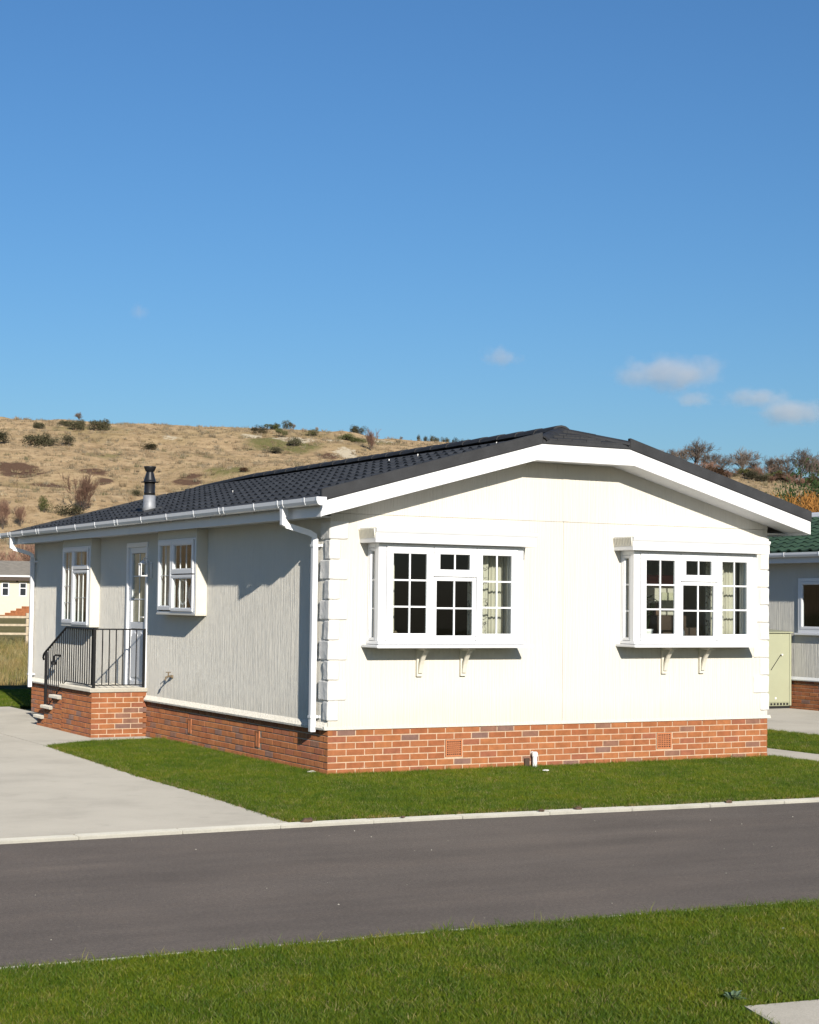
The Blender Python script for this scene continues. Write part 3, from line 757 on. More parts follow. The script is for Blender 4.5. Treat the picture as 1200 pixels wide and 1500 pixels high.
# single tiles on the visible slope
NR = 10; GA = .36; TP = .232
def tile_mesh(name, ln, wd, mat, roll=.026, seg=8):
    """a pan tile: length ln up the slope (+X), width wd along Y, origin at its lower near corner, roll profile across"""
    v = []; f = []
    prof = []
    for i in range(seg+1):
        t = i/seg
        h = roll*(math.sin(PI*min(1, t/.55))**1.0 if t < .55 else -.18*math.sin(PI*(t-.55)/.45))
        prof.append((t*wd*.995, h))
    for y, h in prof: v.append((0, y, h+.030))
    for y, h in prof: v.append((ln+.02, y, h+.004))
    for y, h in prof: v.append((0, y, h+.002))
    k = seg+1
    for i in range(seg):
        f.append((i, k+i, k+i+1, i+1)); f.append((2*k+i, i, i+1, 2*k+i+1))
    me = bpy.data.meshes.new(name); me.from_pydata([tuple(p) for p in v], [], f); me.materials.append(mat)
    return me
tm = tile_mesh('roof_tile', GA/math.cos(math.atan(SLOPE)), TP, M['slate'])
ang = -math.atan(SLOPE)
def hipY(x): return Y0 if x < HX0 else Y0 + (AP-Y0)*(x-HX0)/(CX-HX0)
count = 0
stuffv = MB()
ntile = int((Y1-Y0)/TP)
cells = []
for j in range(ntile):
    for r in range(NR):
        x = RXL + r*GA; y = Y0 + .02 + j*TP
        if y < hipY(x+GA*.6)-.03: continue
        cells.append((y, x, r))
cells.sort()
def add_cell(mbx, me, x, y, z, ax):
    n = len(mbx.v); ca, sa = math.cos(ax), math.sin(ax)
    for vv in me.vertices:
        px, py, pz = vv.co; mbx.v.append((x+px*ca+pz*sa, y+py, z-px*sa+pz*ca))
    for pl in me.polygons: mbx.f.append(tuple(n+i for i in pl.vertices))
for i, (y, x, r) in enumerate(cells):
    z = zr(x)
    if i < 300: put('roof_tile', tm, roof, x, y, z, (0, ang+random.uniform(-.004, .004), random.uniform(-.004, .004)))
    else: add_cell(stuffv, tm, x, y, z+random.uniform(-.002, .002), ang)
me = stuffv.mesh('roof_tiles', M['slatei'], (CX, L/2, 3.0)); o = bpy.data.objects.new('roof_tiles', me); link(o, roof, (CX, L/2, 3.0+ZO)); o['kind'] = 'stuff'
# far slope tiles (joined)
stuffv = MB(); tm2 = tile_mesh('far_tile', GA/math.cos(math.atan(SLOPE)), TP, M['slatei'], seg=5)
for j in range(ntile):
    for r in range(NR):
        x = RXL + r*GA; y = Y0+.02+j*TP
        if y < hipY(x+GA*.6)-.03: continue
        n = len(stuffv.v); add_cell(stuffv, tm2, x, y, zr(x), ang)
        for q in range(n, len(stuffv.v)):
            a_, b_, c_ = stuffv.v[q]; stuffv.v[q] = (W-.03-a_, b_, c_)
me = stuffv.mesh('roof_tiles', M['slatei'], (CX, L/2, 3.0)); o = bpy.data.objects.new('roof_tiles', me); link(o, roof, (CX, L/2, 3.0+ZO)); o['kind'] = 'stuff'
# half hip at the front: five short courses of flat shingles
hp = [(HX0, Y0-.03, zr(HX0)+.035), (HX1, Y0-.03, zr(HX0)+.035), (CX, AP, zr(CX)+.055)]
NH = 4
for k in range(NH):
    t0, t1 = k/NH, (k+1)/NH+.04
    def at(t, e): 
        a = Vector(hp[0]).lerp(Vector(hp[2]), t); b = Vector(hp[1]).lerp(Vector(hp[2]), t); return a.lerp(b, e)
    n = max(1, int(round((1-t0)*6)))
    for q in range(n):
        g = .012/n
        p = [at(t0, q/n+g), at(t0, (q+1)/n-g), at(min(t1, 1), (q+1)/n-g), at(min(t1, 1), q/n+g)]
        lift = random.uniform(.022, .036)
        mb = MB(); mb.v = [(*pp.xy, pp.z+(lift if i < 2 else .004)) for i, pp in enumerate(p)] + [(*pp.xy, pp.z-.012) for pp in p]
        mb.f = [(0, 1, 2, 3), (7, 6, 5, 4), (0, 4, 5, 1), (1, 5, 6, 2), (2, 6, 7, 3), (3, 7, 4, 0)]
        mb.build('shingle', M['verge'], roof)
# ridge and hip caps
mb0 = MB()
def cap_piece(a, b, r0, r1, name='ridge_cap'):
    a = Vector(a); b = Vector(b); d = (b-a).normalized(); s = d.cross(Vector((0, 0, 1))).normalized(); n = s.cross(d)
    mb = MB(); K = 6
    for p, r in ((a, r0), (b, r1)):
        for k in range(K+1):
            t = PI*k/K; mb.v.append(tuple(p + s*math.cos(t)*r*1.25 + n*(math.sin(t)*r*.75-.01)))
        for k in range(K+1):
            t = PI*(K-k)/K; mb.v.append(tuple(p + s*math.cos(t)*r*1.05 + n*(math.sin(t)*r*.6-.02)))
    m = 2*(K+1)
    for k in range(m): mb.f.append((k, (k+1) % m, m+(k+1) % m, m+k))
    mb.f.append(tuple(range(m))); mb.f.append(tuple(range(2*m-1, m-1, -1)))
    return mb.build(name, M['verge'], roof, smooth=False)
y = AP-.02; zc_ = zr(CX)+.052
while y < Y1-.1:
    e = min(y+.46, Y1+.03); dz = .055*max(0, (y-(Y1-3))/3); cap_piece((CX, y, zc_+.004-dz), (CX, e, zc_-dz-.003), .105-dz*.6, .098-dz*.6); y += .45
for sx in (HX0-.02, HX1+.02):
    a = Vector((sx, Y0-.02, zr(HX0)+.045)); b = Vector((CX, AP+.02, zc_+.004))
    cap_piece(a.lerp(b, .0), a.lerp(b, .52), .075, .07, 'hip_cap'); cap_piece(a.lerp(b, .5), b, .075, .07, 'hip_cap')
# verge: dark face above the barge boards, following the roof edge
def verge(y0, y1, VH=.142):
    pts = [(RXL-.01, 0), (HX0, 1), (HX1, 1), (W+.345, 0)]
    xs = [RXL+.03, HX0, HX1, W+.348]
    tops = [zt(xs[0])+.142, zt(HX0)+.142, zt(HX1)+.142, zt(xs[3])+.142]
    bots = [zt(xs[0])+.001, zt(HX0)+.001, zt(HX1)+.001, zt(xs[3])+.001]
    for i in range(3):
        if i == 1: tops[1] = zt(HX0)+.055; tops[2] = zt(HX1)+.055
        else: tops = [zt(xs[0])+VH, zt(HX0)+VH, zt(HX1)+VH, zt(xs[3])+VH]
        prof = [(xs[i]+.001, y0, bots[i]), (xs[i+1]-.001, y0, bots[i+1]), (xs[i+1]-.001, y0, tops[i+1]), (xs[i]+.001, y0, tops[i])]
        MB().prism(prof, (0, y1-y0, 0)).build('verge', M['verge'], roof, bevel=.008)
verge(GY-.012, GY+.05); verge(L+.37, L+.43, .07)
# lichen and droppings on the roof edge
mb = MB()
for x, y, z in [(random.uniform(.8, 3.0), random.uniform(.3, 8), 0) for _ in range(4)]:
    if z == 0: z = zr(x)+.062
    r = random.uniform(.006, .012); mb.lathe(x, y, [(r*.2, z-.03), (r, z-.006), (r*.7, z+.003), (r*.1, z+.005)], 6)
o = mb.build('lichen', M['scrap'], roof); o['kind'] = 'stuff'
# barge boards
def barge(y0, y1):
    segs = [(-EX, 2.53), (2.53, 3.87), (3.87, W+EX)]
    for i, (a, b) in enumerate(segs):
        la, lb = (2.49 if a == 2.53 else 3.91 if a == 3.87 else a), (2.49 if b == 2.53 else 3.91 if b == 3.87 else b)
        ta, tb = (2.566 if a == 2.53 else 3.84 if a == 3.87 else a), (2.566 if b == 2.53 else 3.84 if b == 3.87 else b)
        prof = [(la+.0008, y0, zb(la)), (lb-.0008, y0, zb(lb)), (tb-.0008, y0, zt(tb)), (ta+.0008, y0, zt(ta))]
        MB().prism(prof, (0, y1-y0, 0)).build('barge_board', M['white'], house, bevel=.004)
barge(GY, GY+.028); barge(L+.37, L+.398)
# fascias, box ends, soffits
FY0, FY1 = GY+.03, L+.368
MB().box(-EX, -EX+.022, FY0, 6.02, 2.472, 2.635).build('fascia', M['white'], house, bevel=.003)
MB().box(-EX, -EX+.022, 6.023, FY1, 2.472, 2.635).build('fascia', M['white'], house, bevel=.003)
MB().box(W+EX-.022, W+EX, FY0, FY1, 2.472, 2.635).build('fascia', M['white'], house, bevel=.003)
MB().box(-EX-.014, -EX-.001, GY, .26, 2.470, 2.62).build('box_end', M['white'], house, bevel=.003)
y = FY0
MB().box(-EX+.022, -.001, -.0, FY1, 2.49, 2.502).build('soffit', M['white'], house)
MB().box(W+.001, W+EX-.022, -.0, FY1, 2.49, 2.502).build('soffit', M['white'], house)
x = -EX+.024
def zs(x): return zb(x)+.022
while x < W+EX-.03:
    e = min(x+.148, W+EX-.024)
    for br_ in (2.5, 3.9):
        if x < br_ < e: e = br_
    prof = [(x, FY0, zs(x)), (e-.003, FY0, zs(e-.003)), (e-.003, FY0, zs(e-.003)+.012), (x, FY0, zs(x)+.012)]
    MB().prism(prof, (0, -.002-FY0, 0)).build('soffit_board', M['white'], house); x = e
# gutter
gut = MB()
GXC, GZ0 = -.425, 2.592
def gprof(r, t=0):
    return [(GXC-r, GZ0+.088), (GXC-r*.98, GZ0+.045), (GXC-r*.72, GZ0+.012-t), (GXC-r*.3, GZ0-t), (GXC+r*.3, GZ0-t), (GXC+r*.72, GZ0+.012-t), (GXC+r*.98, GZ0+.045), (GXC+r, GZ0+.088)]
gut = MB()
o_ = gprof(.056)
pr = []
n = len(o_)
for Y in (-.62, 12.62):
    for x, z in o_: gut.v.append((x, Y, z))
    for x, z in o_: gut.v.append((GXC+(x-GXC)*.93, Y, z+.004 if z < GZ0+.08 else z))
for k in range(n-1):
    gut.f.append((k, k+1, 2*n+k+1, 2*n+k)); gut.f.append((n+k+1, n+k, 3*n+k, 3*n+k+1))
gut.f += [(0, 2*n, 3*n, n), (n-1, 2*n-1, 4*n-1, 3*n-1)]
gut = gut.build('gutter', M['upvc'], house, smooth=False)
def gband(y, w, name, r=.0605):
    mb = MB(); o_ = gprof(r, .005)
    for Y in (y-w/2, y+w/2):
        for x, z in o_: mb.v.append((x, Y, z+.003))
        for x, z in o_: mb.v.append((GXC+(x-GXC)*.90, Y, z+.006))
    for k in range(n-1):
        mb.f += [(k, k+1, 2*n+k+1, 2*n+k), (n+k+1, n+k, 3*n+k, 3*n+k+1), (k+1, k, n+k, n+k+1), (2*n+k, 2*n+k+1, 3*n+k+1, 3*n+k)]
    mb.f += [(0, 2*n, 3*n, n), (n-1, 2*n-1, 4*n-1, 3*n-1)]
    return mb.build(name, M['upvc'], gut)
for y in (-.30, .30, .44, 1.14, 2.10, 2.24, 3.12, 4.13, 5.14, 6.16, 6.30, 7.21, 8.19, 9.17, 10.21, 10.35, 11.19, 11.95, 12.1): gband(y, .028, 'gutter_bracket')
for y, d in ((-.62, -1), (12.62, 1)):
    mb = MB(); mb.prism([(x, y, z) for x, z in gprof(.063, .006)], (0, d*.03, 0)); mb.build('end_cap', M['upvc'], gut, bevel=.004)
mb = MB()
for k in range(26): mb.box(-EX-.02, -EX-.004, .5+k*.47, .515+k*.47, 2.578, 2.592)
o = mb.build('fixing_bolts', M['white'], house); o['kind'] = 'stuff'
# downpipes (square)
def downpipe(y, zbot, yo):
    p = empty('downpipe', -.07, y, zbot); p.parent = house; p.location = Vector((-.07, y, zbot+ZO))-wl(house)
    s = .046
    MB().tube([(GXC, yo, GZ0+.002), (GXC, yo, GZ0-.10)], [s*1.12, s], 4, rot=PI/4, up=(1, 0, 0)).build('outlet', M['upvc'], p)
    MB().prism([(GXC-.034, yo-.033, 2.545), (GXC-.034, yo-.033, 2.405), (GXC+.035, yo-.033, 2.372), (GXC+.105, yo-.033, 2.36)], (0, .066, 0)).build('hopper', M['upvc'], p, bevel=.003)
    MB().tube([(GXC+.03, yo, 2.40), (-.13, y+.02, 2.318), (-.078, y, 2.285), (-.075, y, 2.24)], s, 4, rot=PI/4, up=(0, 0, 1)).build('swan_neck', M['upvc'], p)
    MB().tube([(-.072, y, 2.25), (-.072, y, zbot)], s, 4, rot=PI/4, up=(1, 0, 0)).build('pipe', M['upvc'], p, bevel=.004)
    for z in (2.16, .19):
        mb = MB(); mb.box(-.112, -.108, y-.042, y+.042, z, z+.03); mb.box(-.108, 0, y+.034, y+.04, z, z+.03); mb.box(-.108, 0, y-.04, y-.034, z, z+.03); mb.box(-.02, -.002, y-.075, y-.041, z, z+.03)
        mb.build('pipe_clip', M['upvc'], p)
downpipe(.272, .03, .37); downpipe(11.93, -.02, 12.02)
# flue
fx, fy = .36, 7.15; fz = zr(fx)
flue = empty('flue', fx, fy, fz); flue.parent = house; flue.location = Vector((fx, fy, fz+ZO))-wl(house)
MB().lathe(fx, fy, [(.112, fz+.0), (.098, fz+.10), (.092, fz+.27), (.088, fz+.272)], 18).build('flashing', M['lead'], flue, smooth=True)
mb = MB(); q = [(fx-.14, fy-.15), (fx+.15, fy-.15), (fx+.15, fy+.15), (fx-.14, fy+.15)]
mb.v = [(x, y, zr(x)+.062) for x, y in q]+[(x, y, zr(x)+.03) for x, y in q]; mb.f = [(0, 1, 2, 3), (7, 6, 5, 4)]+[(i, 4+i, 4+(i+1) % 4, (i+1) % 4) for i in range(4)]
mb.build('lead_apron', M['slatei'], flue)
MB().lathe(fx, fy, [(.082, fz+.20), (.082, fz+.30), (.086, fz+.305), (.086, fz+.315), (.082, fz+.32), (.082, fz+.47), (.074, fz+.475)], 18).build('flue_pipe', M['flue'], flue, smooth=True)
MB().lathe(fx, fy, [(.07, fz+.468), (.135, fz+.470), (.135, fz+.478), (.095, fz+.482), (.088, fz+.51), (.055, fz+.62), (.052, fz+.635)], 18).build('collar', M['flue'], flue, smooth=True)
MB().lathe(fx, fy, [(.050, fz+.63), (.070, fz+.645), (.092, fz+.70), (.094, fz+.715), (.070, fz+.715), (.060, fz+.69)], 18).build('cowl', M['flue'], flue, smooth=True)

# ------------------------------------------------------------------ windows
def frame4(m, a0, a1, b0, b1, c0, c1, w, wt=None, wb=None):
    wt = wt or w; wb = wb or w; mb = MB()
    mb.mbox(m, a0, a1, b0, b1, c0, c0+wb); mb.mbox(m, a0, a1, b0, b1, c1-wt, c1)
    mb.mbox(m, a0, a0+w, b0, b1, c0+wb, c1-wt); mb.mbox(m, a1-w, a1, b0, b1, c0+wb, c1-wt); return mb
def sash(parent, m, a0, a1, c0, c1, bf, w, nx, nz, bar=.019, wb=None, glass='glass', depth=.06, barmat='upvc'):
    frame4(m, a0, a1, bf-depth, bf, c0, c1, w, None, wb).build('sash', M['upvc'], parent, bevel=.005)
    ia0, ia1, ic0, ic1 = a0+w, a1-w, c0+(wb or w), c1-w
    # inner glazing bead
    frame4(m, ia0, ia1, bf-.040, bf-.008, ic0, ic1, .011).build('glazing_bead', M['upvc'], parent, bevel=.003)
    ia0 += .011; ia1 -= .011; ic0 += .011; ic1 -= .011
    mb = MB(); gw = (ia1-ia0)/nx; gh = (ic1-ic0)/nz
    for j in range(1, nz): mb.mbox(m, ia0, ia1, bf-.034, bf-.018, ic0+gh*j-bar/2, ic0+gh*j+bar/2)
    for i in range(1, nx):
        for j in range(nz):
            mb.mbox(m, ia0+gw*i-bar/2, ia0+gw*i+bar/2, bf-.034, bf-.018, ic0+gh*j+(bar/2 if j else 0), ic0+gh*(j+1)-(bar/2 if j < nz-1 else 0))
    if mb.v: mb.build('glazing_bar', M[barmat], parent)
    for i in range(nx):
        for j in range(nz):
            MB().mbox(m, ia0+gw*i+(bar/2 if i else 0), ia0+gw*(i+1)-(bar/2 if i < nx-1 else 0), bf-.029, bf-.024, ic0+gh*j+(bar/2 if j else 0), ic0+gh*(j+1)-(bar/2 if j < nz-1 else 0)).build('pane', M[glass], parent)
def child_empty(name, x, y, z, parent=house):
    o = bpy.data.objects.new(name, None); o.empty_display_size = .2; link(o, parent, (x, y, z+ZO)); return o
def wavy(name, pts, z0, z1, amp, waves, mat, label=None, parent=None):
    """a hanging curtain along the plan line pts"""
    (x0, y0), (x1, y1) = pts; d = Vector((x1-x0, y1-y0)); ln = d.length; d.normalize(); nx_, ny_ = -d.y, d.x
    K = waves*8; NZ = 8; v = []; f = []
    for j in range(NZ+1):
        z = z0+(z1-z0)*j/NZ
        for i in range(K+1):
            t = i/K; o_ = amp*math.sin(t*waves*2*PI + .5*math.sin(j*.5))*(1-.25*j/NZ) + amp*.4*math.sin(t*waves*5+1)
            v.append((x0+d.x*ln*t+nx_*o_, y0+d.y*ln*t+ny_*o_, z+ZO))
    for j in range(NZ):
        for i in range(K): a = j*(K+1)+i; f.append((a, a+1, a+K+2, a+K+1))
    c = Vector(((x0+x1)/2, (y0+y1)/2, z1+ZO)); v = [tuple(Vector(p)-c) for p in v]
    me = bpy.data.meshes.new(name); me.from_pydata(v, [], f); me.materials.append(mat); me.polygons.foreach_set('use_smooth', [True]*len(f))
    o = bpy.data.objects.new(name, me); link(o, parent, c)
    md = o.modifiers.new('thick', 'SOLIDIFY'); md.thickness = .004
    return o
def bay(x0, left):
    D = .28; x1 = x0+BW
    r = child_empty('bay_window', x0+BW/2, -D/2, BZ0)
    # sill board, sub rail
    MB().box(x0-.075, x1+.075, -.415, .05, 1.008, 1.042).build('sill', M['upvc'], r, bevel=.008, seg=2)
    MB().box(x0-.01, x1+.01, -D-.03, .05, 1.047, 1.083).build('base_rail', M['upvc'], r, bevel=.005)
    MB().box(x0-.004, x1+.004, -D-.012, .05, 1.0415, 1.0475).build('sill_gap', M['dark'], r)
    # carcass: corner posts, head
    z0, z1 = 1.083, 2.205
    mb = MB()
    for a, b in ((x0, x0+.10), (x1-.10, x1)): mb.box(a, b, -D, -D+.085, z0, z1)
    mb.box(x0, x0+.06, -.03, .06, z0, z1); mb.box(x1-.06, x1, -.03, .06, z0, z1)
    mb.box(x0+.10, x1-.10, -D, -D+.06, z1-.03, z1)
    mb.box(x0, x0+.06, -D+.085, -.03, z1-.05, z1); mb.box(x1-.06, x1, -D+.085, -.03, z1-.05, z1)
    mb.build('bay_frame', M['upvc'], r, bevel=.004)
    MB().box(x0+.01, x1-.01, -D+.01, .10, 2.206, 2.216).build('bay_ceiling', M['white'], r)
    # front sashes (three lights)
    q = lambda a: x0+a
    sash(r, fm, q(.105), q(.715), 1.088, 2.178, D+.012, .075, 2, 3)
    sash(r, fm, q(.722), q(1.292), 1.835, 2.178, D+.014, .072, 2, 1)
    sash(r, fm, q(.722), q(1.292), 1.088, 1.828, D+.004, .032, 2, 2, wb=.05)
    sash(r, fm, q(1.299), q(1.866), 1.088, 2.178, D+.012, .072, 2, 3)
    # side lights
    lm = lambda a, b, c: (x0-b, a, c)
    rm = lambda a, b, c: (x1+b, a, c)
    for mm in (lm, rm): sash(r, mm, -D+.088, -.032, 1.088, 2.152, -.004, .028, 1, 3, depth=.05)
    # cornice with fluted ends
    cz = 2.208; a0, a1 = x0-.105, x1+.105
    prof = [(a0, .0, cz), (a0, -.405, cz), (a0, -.405, cz+.108), (a0, -.415, cz+.118), (a0, -.425, cz+.135), (a0, -.43, cz+.160), (a0, -.40, cz+.168), (a0, .0, cz+.175)]
    MB().prism(prof, (a1-a0, 0, 0)).build('cornice', M['white'], r, bevel=.003)
    mb = MB()
    for k in range(12):
        y = -.385+k*.033
        mb.prism([(a0+.001, y, cz+.05), (a0-.004, y, cz+.05), (a0-.020, y, cz+.158), (a0+.001, y, cz+.158)], (0, .019, 0))
        mb.prism([(a1-.001, y, cz+.05), (a1+.004, y, cz+.05), (a1+.020, y, cz+.158), (a1-.001, y, cz+.158)], (0, .019, 0))
    mb.build('fluting', M['cream_trim'], r)
    # brackets
    for a in ((.645, 1.235) if left else (.62, 1.215)):
        bx0, bx1 = x0+a, x0+a+.075; mb = MB()
        mb.box(bx0, bx1, -.04, .0, .665, 1.006); mb.box(bx0, bx1, -.24, -.041, .97, 1.006)
        outer = []; inner = []
        for k in range(7):
            t = k/6; c = Vector((-.045, .70)).lerp(Vector((-.20, .965)), t); c += Vector((.028, .018))*math.sin(PI*t)
            outer.append((bx0+.012, c.x-.017, c.y+.003)); inner.append((bx0+.012, c.x+.017, c.y+.004))
        mb.prism(outer+inner[::-1], (.05, 0, 0)); mb.build('bracket', M['cream_trim'], r, bevel=.003)
    return r
bayL = bay(BX[0], True); bayR = bay(BX[1], False)
def side_bay(a0, a1, zb_, lights, w0):
    D = .16
    r = child_empty('side_bay', -D/2, (a0+a1)/2, zb_)
    mb = MB(); mb.mbox(sm, a0, a0+.03, .0, D, zb_+.02, 2.488); mb.mbox(sm, a1-.03, a1, .0, D, zb_+.02, 2.488)
    mb.mbox(sm, a0, a1, .0, D+.004, zb_, zb_+.02)
    mb.mbox(sm, a0+.03, a1-.03, D-.05, D-.004, w0[3], 2.488); mb.build('bay_cheeks', M['cream_trim'], r, bevel=.004)
    wa0, wa1, wz0, wz1 = w0
    frame4(sm, a0+.031, a1-.031, D-.055, D+.002, zb_+.021, w0[3]-.001, wa0-a0-.03).build('window_frame', M['upvc'], r, bevel=.004)
    for (p0, p1, q0, q1, nx, nz, wd) in lights: sash(r, sm, p0, p1, q0, q1, D+.018, wd*.82, nx, nz, .006, depth=.06, barmat='white')
    return r
sA = side_bay(BA[0], BA[1], BA[2], [(4.715, 5.245, 1.385, 2.345, 2, 2, .065), (3.885, 4.705, 1.885, 2.345, 3, 1, .075), (3.885, 4.705, 1.372, 1.87, 3, 1, .05)], (3.85, 5.25, 1.36, 2.37))
sB = side_bay(BB[0], BB[1], BB[2], [(9.245, 9.80, 1.135, 2.345, 2, 4, .065), (8.455, 9.235, 2.0, 2.345, 2, 1, .07), (8.455, 9.235, 1.115, 1.985, 3, 2, .05)], (8.42, 9.81, 1.10, 2.37))
# door
dr = child_empty('door', 0, 6.58, .18)
frame4(sm, 6.125, 7.045, -.07, .022, .175, 2.375, .065, .07, .05).build('door_frame', M['upvc'], dr, bevel=.005)
a0, a1 = 6.193, 6.977
mb = MB(); mb.mbox(sm, a0, a1, -.06, -.01, .228, .33); mb.mbox(sm, a0, a1, -.06, -.01, 1.10, 1.195); mb.mbox(sm, a0, a1, -.06, -.01, 2.215, 2.303)
mb.mbox(sm, a0, a0+.10, -.06, -.01, .33, 1.10); mb.mbox(sm, a1-.10, a1, -.06, -.01, .33, 1.10); mb.mbox(sm, a0, a0+.10, -.06, -.01, 1.195, 2.215); mb.mbox(sm, a1-.10, a1, -.06, -.01, 1.195, 2.215)
mb.mbox(sm, a0+.10, a1-.10, -.055, -.028, .33, 1.10); mb.build('door_leaf', M['upvc'], dr, bevel=.004)
for p0, p1 in ((a0+.135, a0+.375), (a0+.41, a1-.135)):
    mb = MB(); prof = [(0, p0, .38), (0, p1, .38), (0, p1, .96)] + [(0, (p0+p1)/2+(p1-p0)/2*math.cos(t), .96+.09*math.sin(t)) for t in (PI*.17, PI*.33, PI*.5, PI*.67, PI*.83)] + [(0, p0, .96)]
    mb.prism([(.028, y, z) for _, y, z in prof], (-.018, 0, 0)); mb.build('door_panel', M['upvc'], dr, bevel=.006)
gw = (a1-a0-.20)/2; gh = 1.02/3
for i in range(2):
    for j in range(3): MB().mbox(sm, a0+.10+gw*i+.005, a0+.10+gw*(i+1)-.005, -.045, -.035, 1.195+gh*j+.005, 1.195+gh*(j+1)-.005).build('pane', M['frost'], dr)
mb = MB()
for j in (1, 2): mb.mbox(sm, a0+.10, a1-.10, -.047, -.028, 1.195+gh*j-.007, 1.195+gh*j+.007)
for j in range(3): mb.mbox(sm, a0+.10+gw-.007, a0+.10+gw+.007, -.047, -.028, 1.195+gh*j+.0075, 1.195+gh*(j+1)-.0075)
mb.build('glazing_bar', M['white'], dr)
mb = MB(); mb.mbox(sm, a0+.03, a0+.07, -.009, .004, 1.12, 1.34); mb.mbox(sm, a0+.04, a0+.17, .012, .03, 1.26, 1.28); mb.mbox(sm, a0+.04, a0+.06, .004, .012, 1.26, 1.28); mb.build('door_handle', M['ceramic'], dr, bevel=.003)
MB().mbox(sm, 6.09, 7.08, -.02, .05, .14, .174).build('threshold', M['upvc'], dr, bevel=.004)
# lantern beside the door
ln = child_empty('wall_lantern', -.06, 5.98, 1.86)
MB().mbox(sm, 5.945, 6.015, .001, .018, 1.84, 2.08).build('back_plate', M['white'], ln, bevel=.004)
MB().tube([(-.018, 5.98, 2.05), (-.06, 5.98, 2.12), (-.11, 5.98, 2.13), (-.13, 5.98, 2.10)], .008, 6).build('lantern_arm', M['white'], ln)
mb = MB()
for sx in (-1, 1):
    for sy in (-1, 1): mb.box(-.13+sx*.045-.006, -.13+sx*.045+.006, 5.98+sy*.045-.006, 5.98+sy*.045+.006, 1.88, 2.04)
mb.box(-.185, -.075, 5.925, 6.035, 2.04, 2.055); mb.box(-.18, -.08, 5.93, 6.03, 1.865, 1.88); mb.lathe(-.13, 5.98, [(.055, 2.056), (.03, 2.085), (.008, 2.10)], 8); mb.build('lantern_cage', M['white'], ln)
MB().box(-.165, -.095, 5.945, 6.015, 1.884, 2.036).build('lantern_glass', M['glass'], ln); MB().lathe(-.13, 5.98, [(.02, 1.882), (.022, 1.91), (.012, 1.93)], 8).build('lamp_holder', M['dark'], ln)
# outdoor tap, hook
tp = child_empty('outdoor_tap', -.05, 5.03, .45)
MB().tube([(0, 5.03, .46), (-.075, 5.03, .46), (-.10, 5.03, .45), (-.112, 5.03, .405)], [.014, .014, .014, .012], 8).build('spout', M['brass'], tp)
mb = MB(); mb.tube([(-.065, 5.03, .46), (-.065, 5.03, .515)], .010, 8); mb.box(-.10, -.03, 5.024, 5.036, .512, .524); mb.lathe(-.006, 5.03, [(.028, .44), (.03, .46), (.028, .48)], 8); mb.build('tap_handle', M['brass'], tp)
hk = child_empty('wall_hook', -.05, 10.36, .52)
MB().tube([(0, 10.36, .58), (-.09, 10.36, .585), (-.12, 10.36, .56), (-.12, 10.36, .50)], .018, 6).build('hook_arm', M['iron'], hk); MB().lathe(-.12, 10.36, [(.02, .50), (.05, .47), (.055, .43), (.02, .42)], 8).build('hook_bell', M['iron'], hk)

# things inside the windows: each stands or hangs by itself
def curtain(label, pts, z0, z1, amp, waves, mat, group=None):
    o = wavy('curtain', pts, z0, z1, amp, waves, M[mat]); tag(o, label, 'curtain', group)
for x0, s in ((BX[0], 'left front bay window'), (BX[1], 'right front bay window')):
    curtain('pale curtain at the left end of the '+s, ((x0+.075, -.03), (x0+.40, .09)), 1.09, 2.2, .016, 5, 'net')
    curtain('cream curtain printed with dark sprigs at the right end of the '+s, ((x0+1.36, .02), (x0+1.62, -.02)), 1.09, 2.2, .018, 4, 'curtain')
    curtain('plain cream curtain behind the right pane of the '+s, ((x0+1.68, .06), (x0+1.88, .06)), 1.09, 2.2, .016, 4, 'net')
curtain('cream curtain in the far light of the window next to the lantern', ((-.095, 4.78), (-.095, 5.22)), 1.37, 2.3, .010, 6, 'net')
curtain('cream curtain drawn in the far light of the window over the steps', ((-.095, 9.30), (-.095, 9.78)), 1.12, 2.3, .010, 6, 'net')
curtain('cream curtain at the near edge of the window over the steps', ((-.095, 8.86), (-.095, 9.18)), 1.12, 2.3, .010, 5, 'net')
curtain('cream curtain in the near light of the window next to the lantern', ((-.09, 4.40), (-.09, 4.64)), 1.40, 1.83, .009, 4, 'net')
# ring backed ornaments on the sill of window A
for (yy, zz, rr, lb) in ((4.42, 1.64, .17, 'large white ring shaped ornament in the middle of the window beside the lantern'), (4.02, 1.60, .16, 'white ring shaped ornament at the near edge of the window beside the lantern'), (4.86, 1.56, .12, 'small white ring shaped ornament in the far light of the window beside the lantern')):
    rt_ = empty('ring_ornament', -.10, yy, 1.345); tag(rt_, lb, 'ornament')
    MB().tube([(-.10, yy+rr*math.cos(t), zz+rr*math.sin(t)) for t in [2*PI*k/24 for k in range(25)]], .018, 6, cap=False).build('ring', M['ceramic'], rt_)
    MB().box(-.12, -.06, yy-.07, yy+.07, 1.345, 1.375).build('foot', M['ceramic'], rt_)
    MB().tube([(-.10, yy, 1.37), (-.10, yy, zz-rr)], .012, 6).build('stem', M['ceramic'], rt_)
MB().box(-.10, .20, 3.88, 5.22, 1.33, 1.344).build('window_board', M['white'], sA)
MB().box(-.10, .20, 8.44, 9.78, 1.09, 1.104).build('window_board', M['white'], sB)
for r_, x0 in ((bayL, BX[0]), (bayR, BX[1])): MB().box(x0+.065, x0+BW-.065, -.21, .16, 1.062, 1.082).build('window_board', M['white'], r_)
def vase(x, y, z, prof, mat, label, cat='vase'):
    o = MB().lathe(x, y, [(r, z+h) for r, h in prof], 14).build('vase', M[mat], None, smooth=True); return tag(o, label, cat)
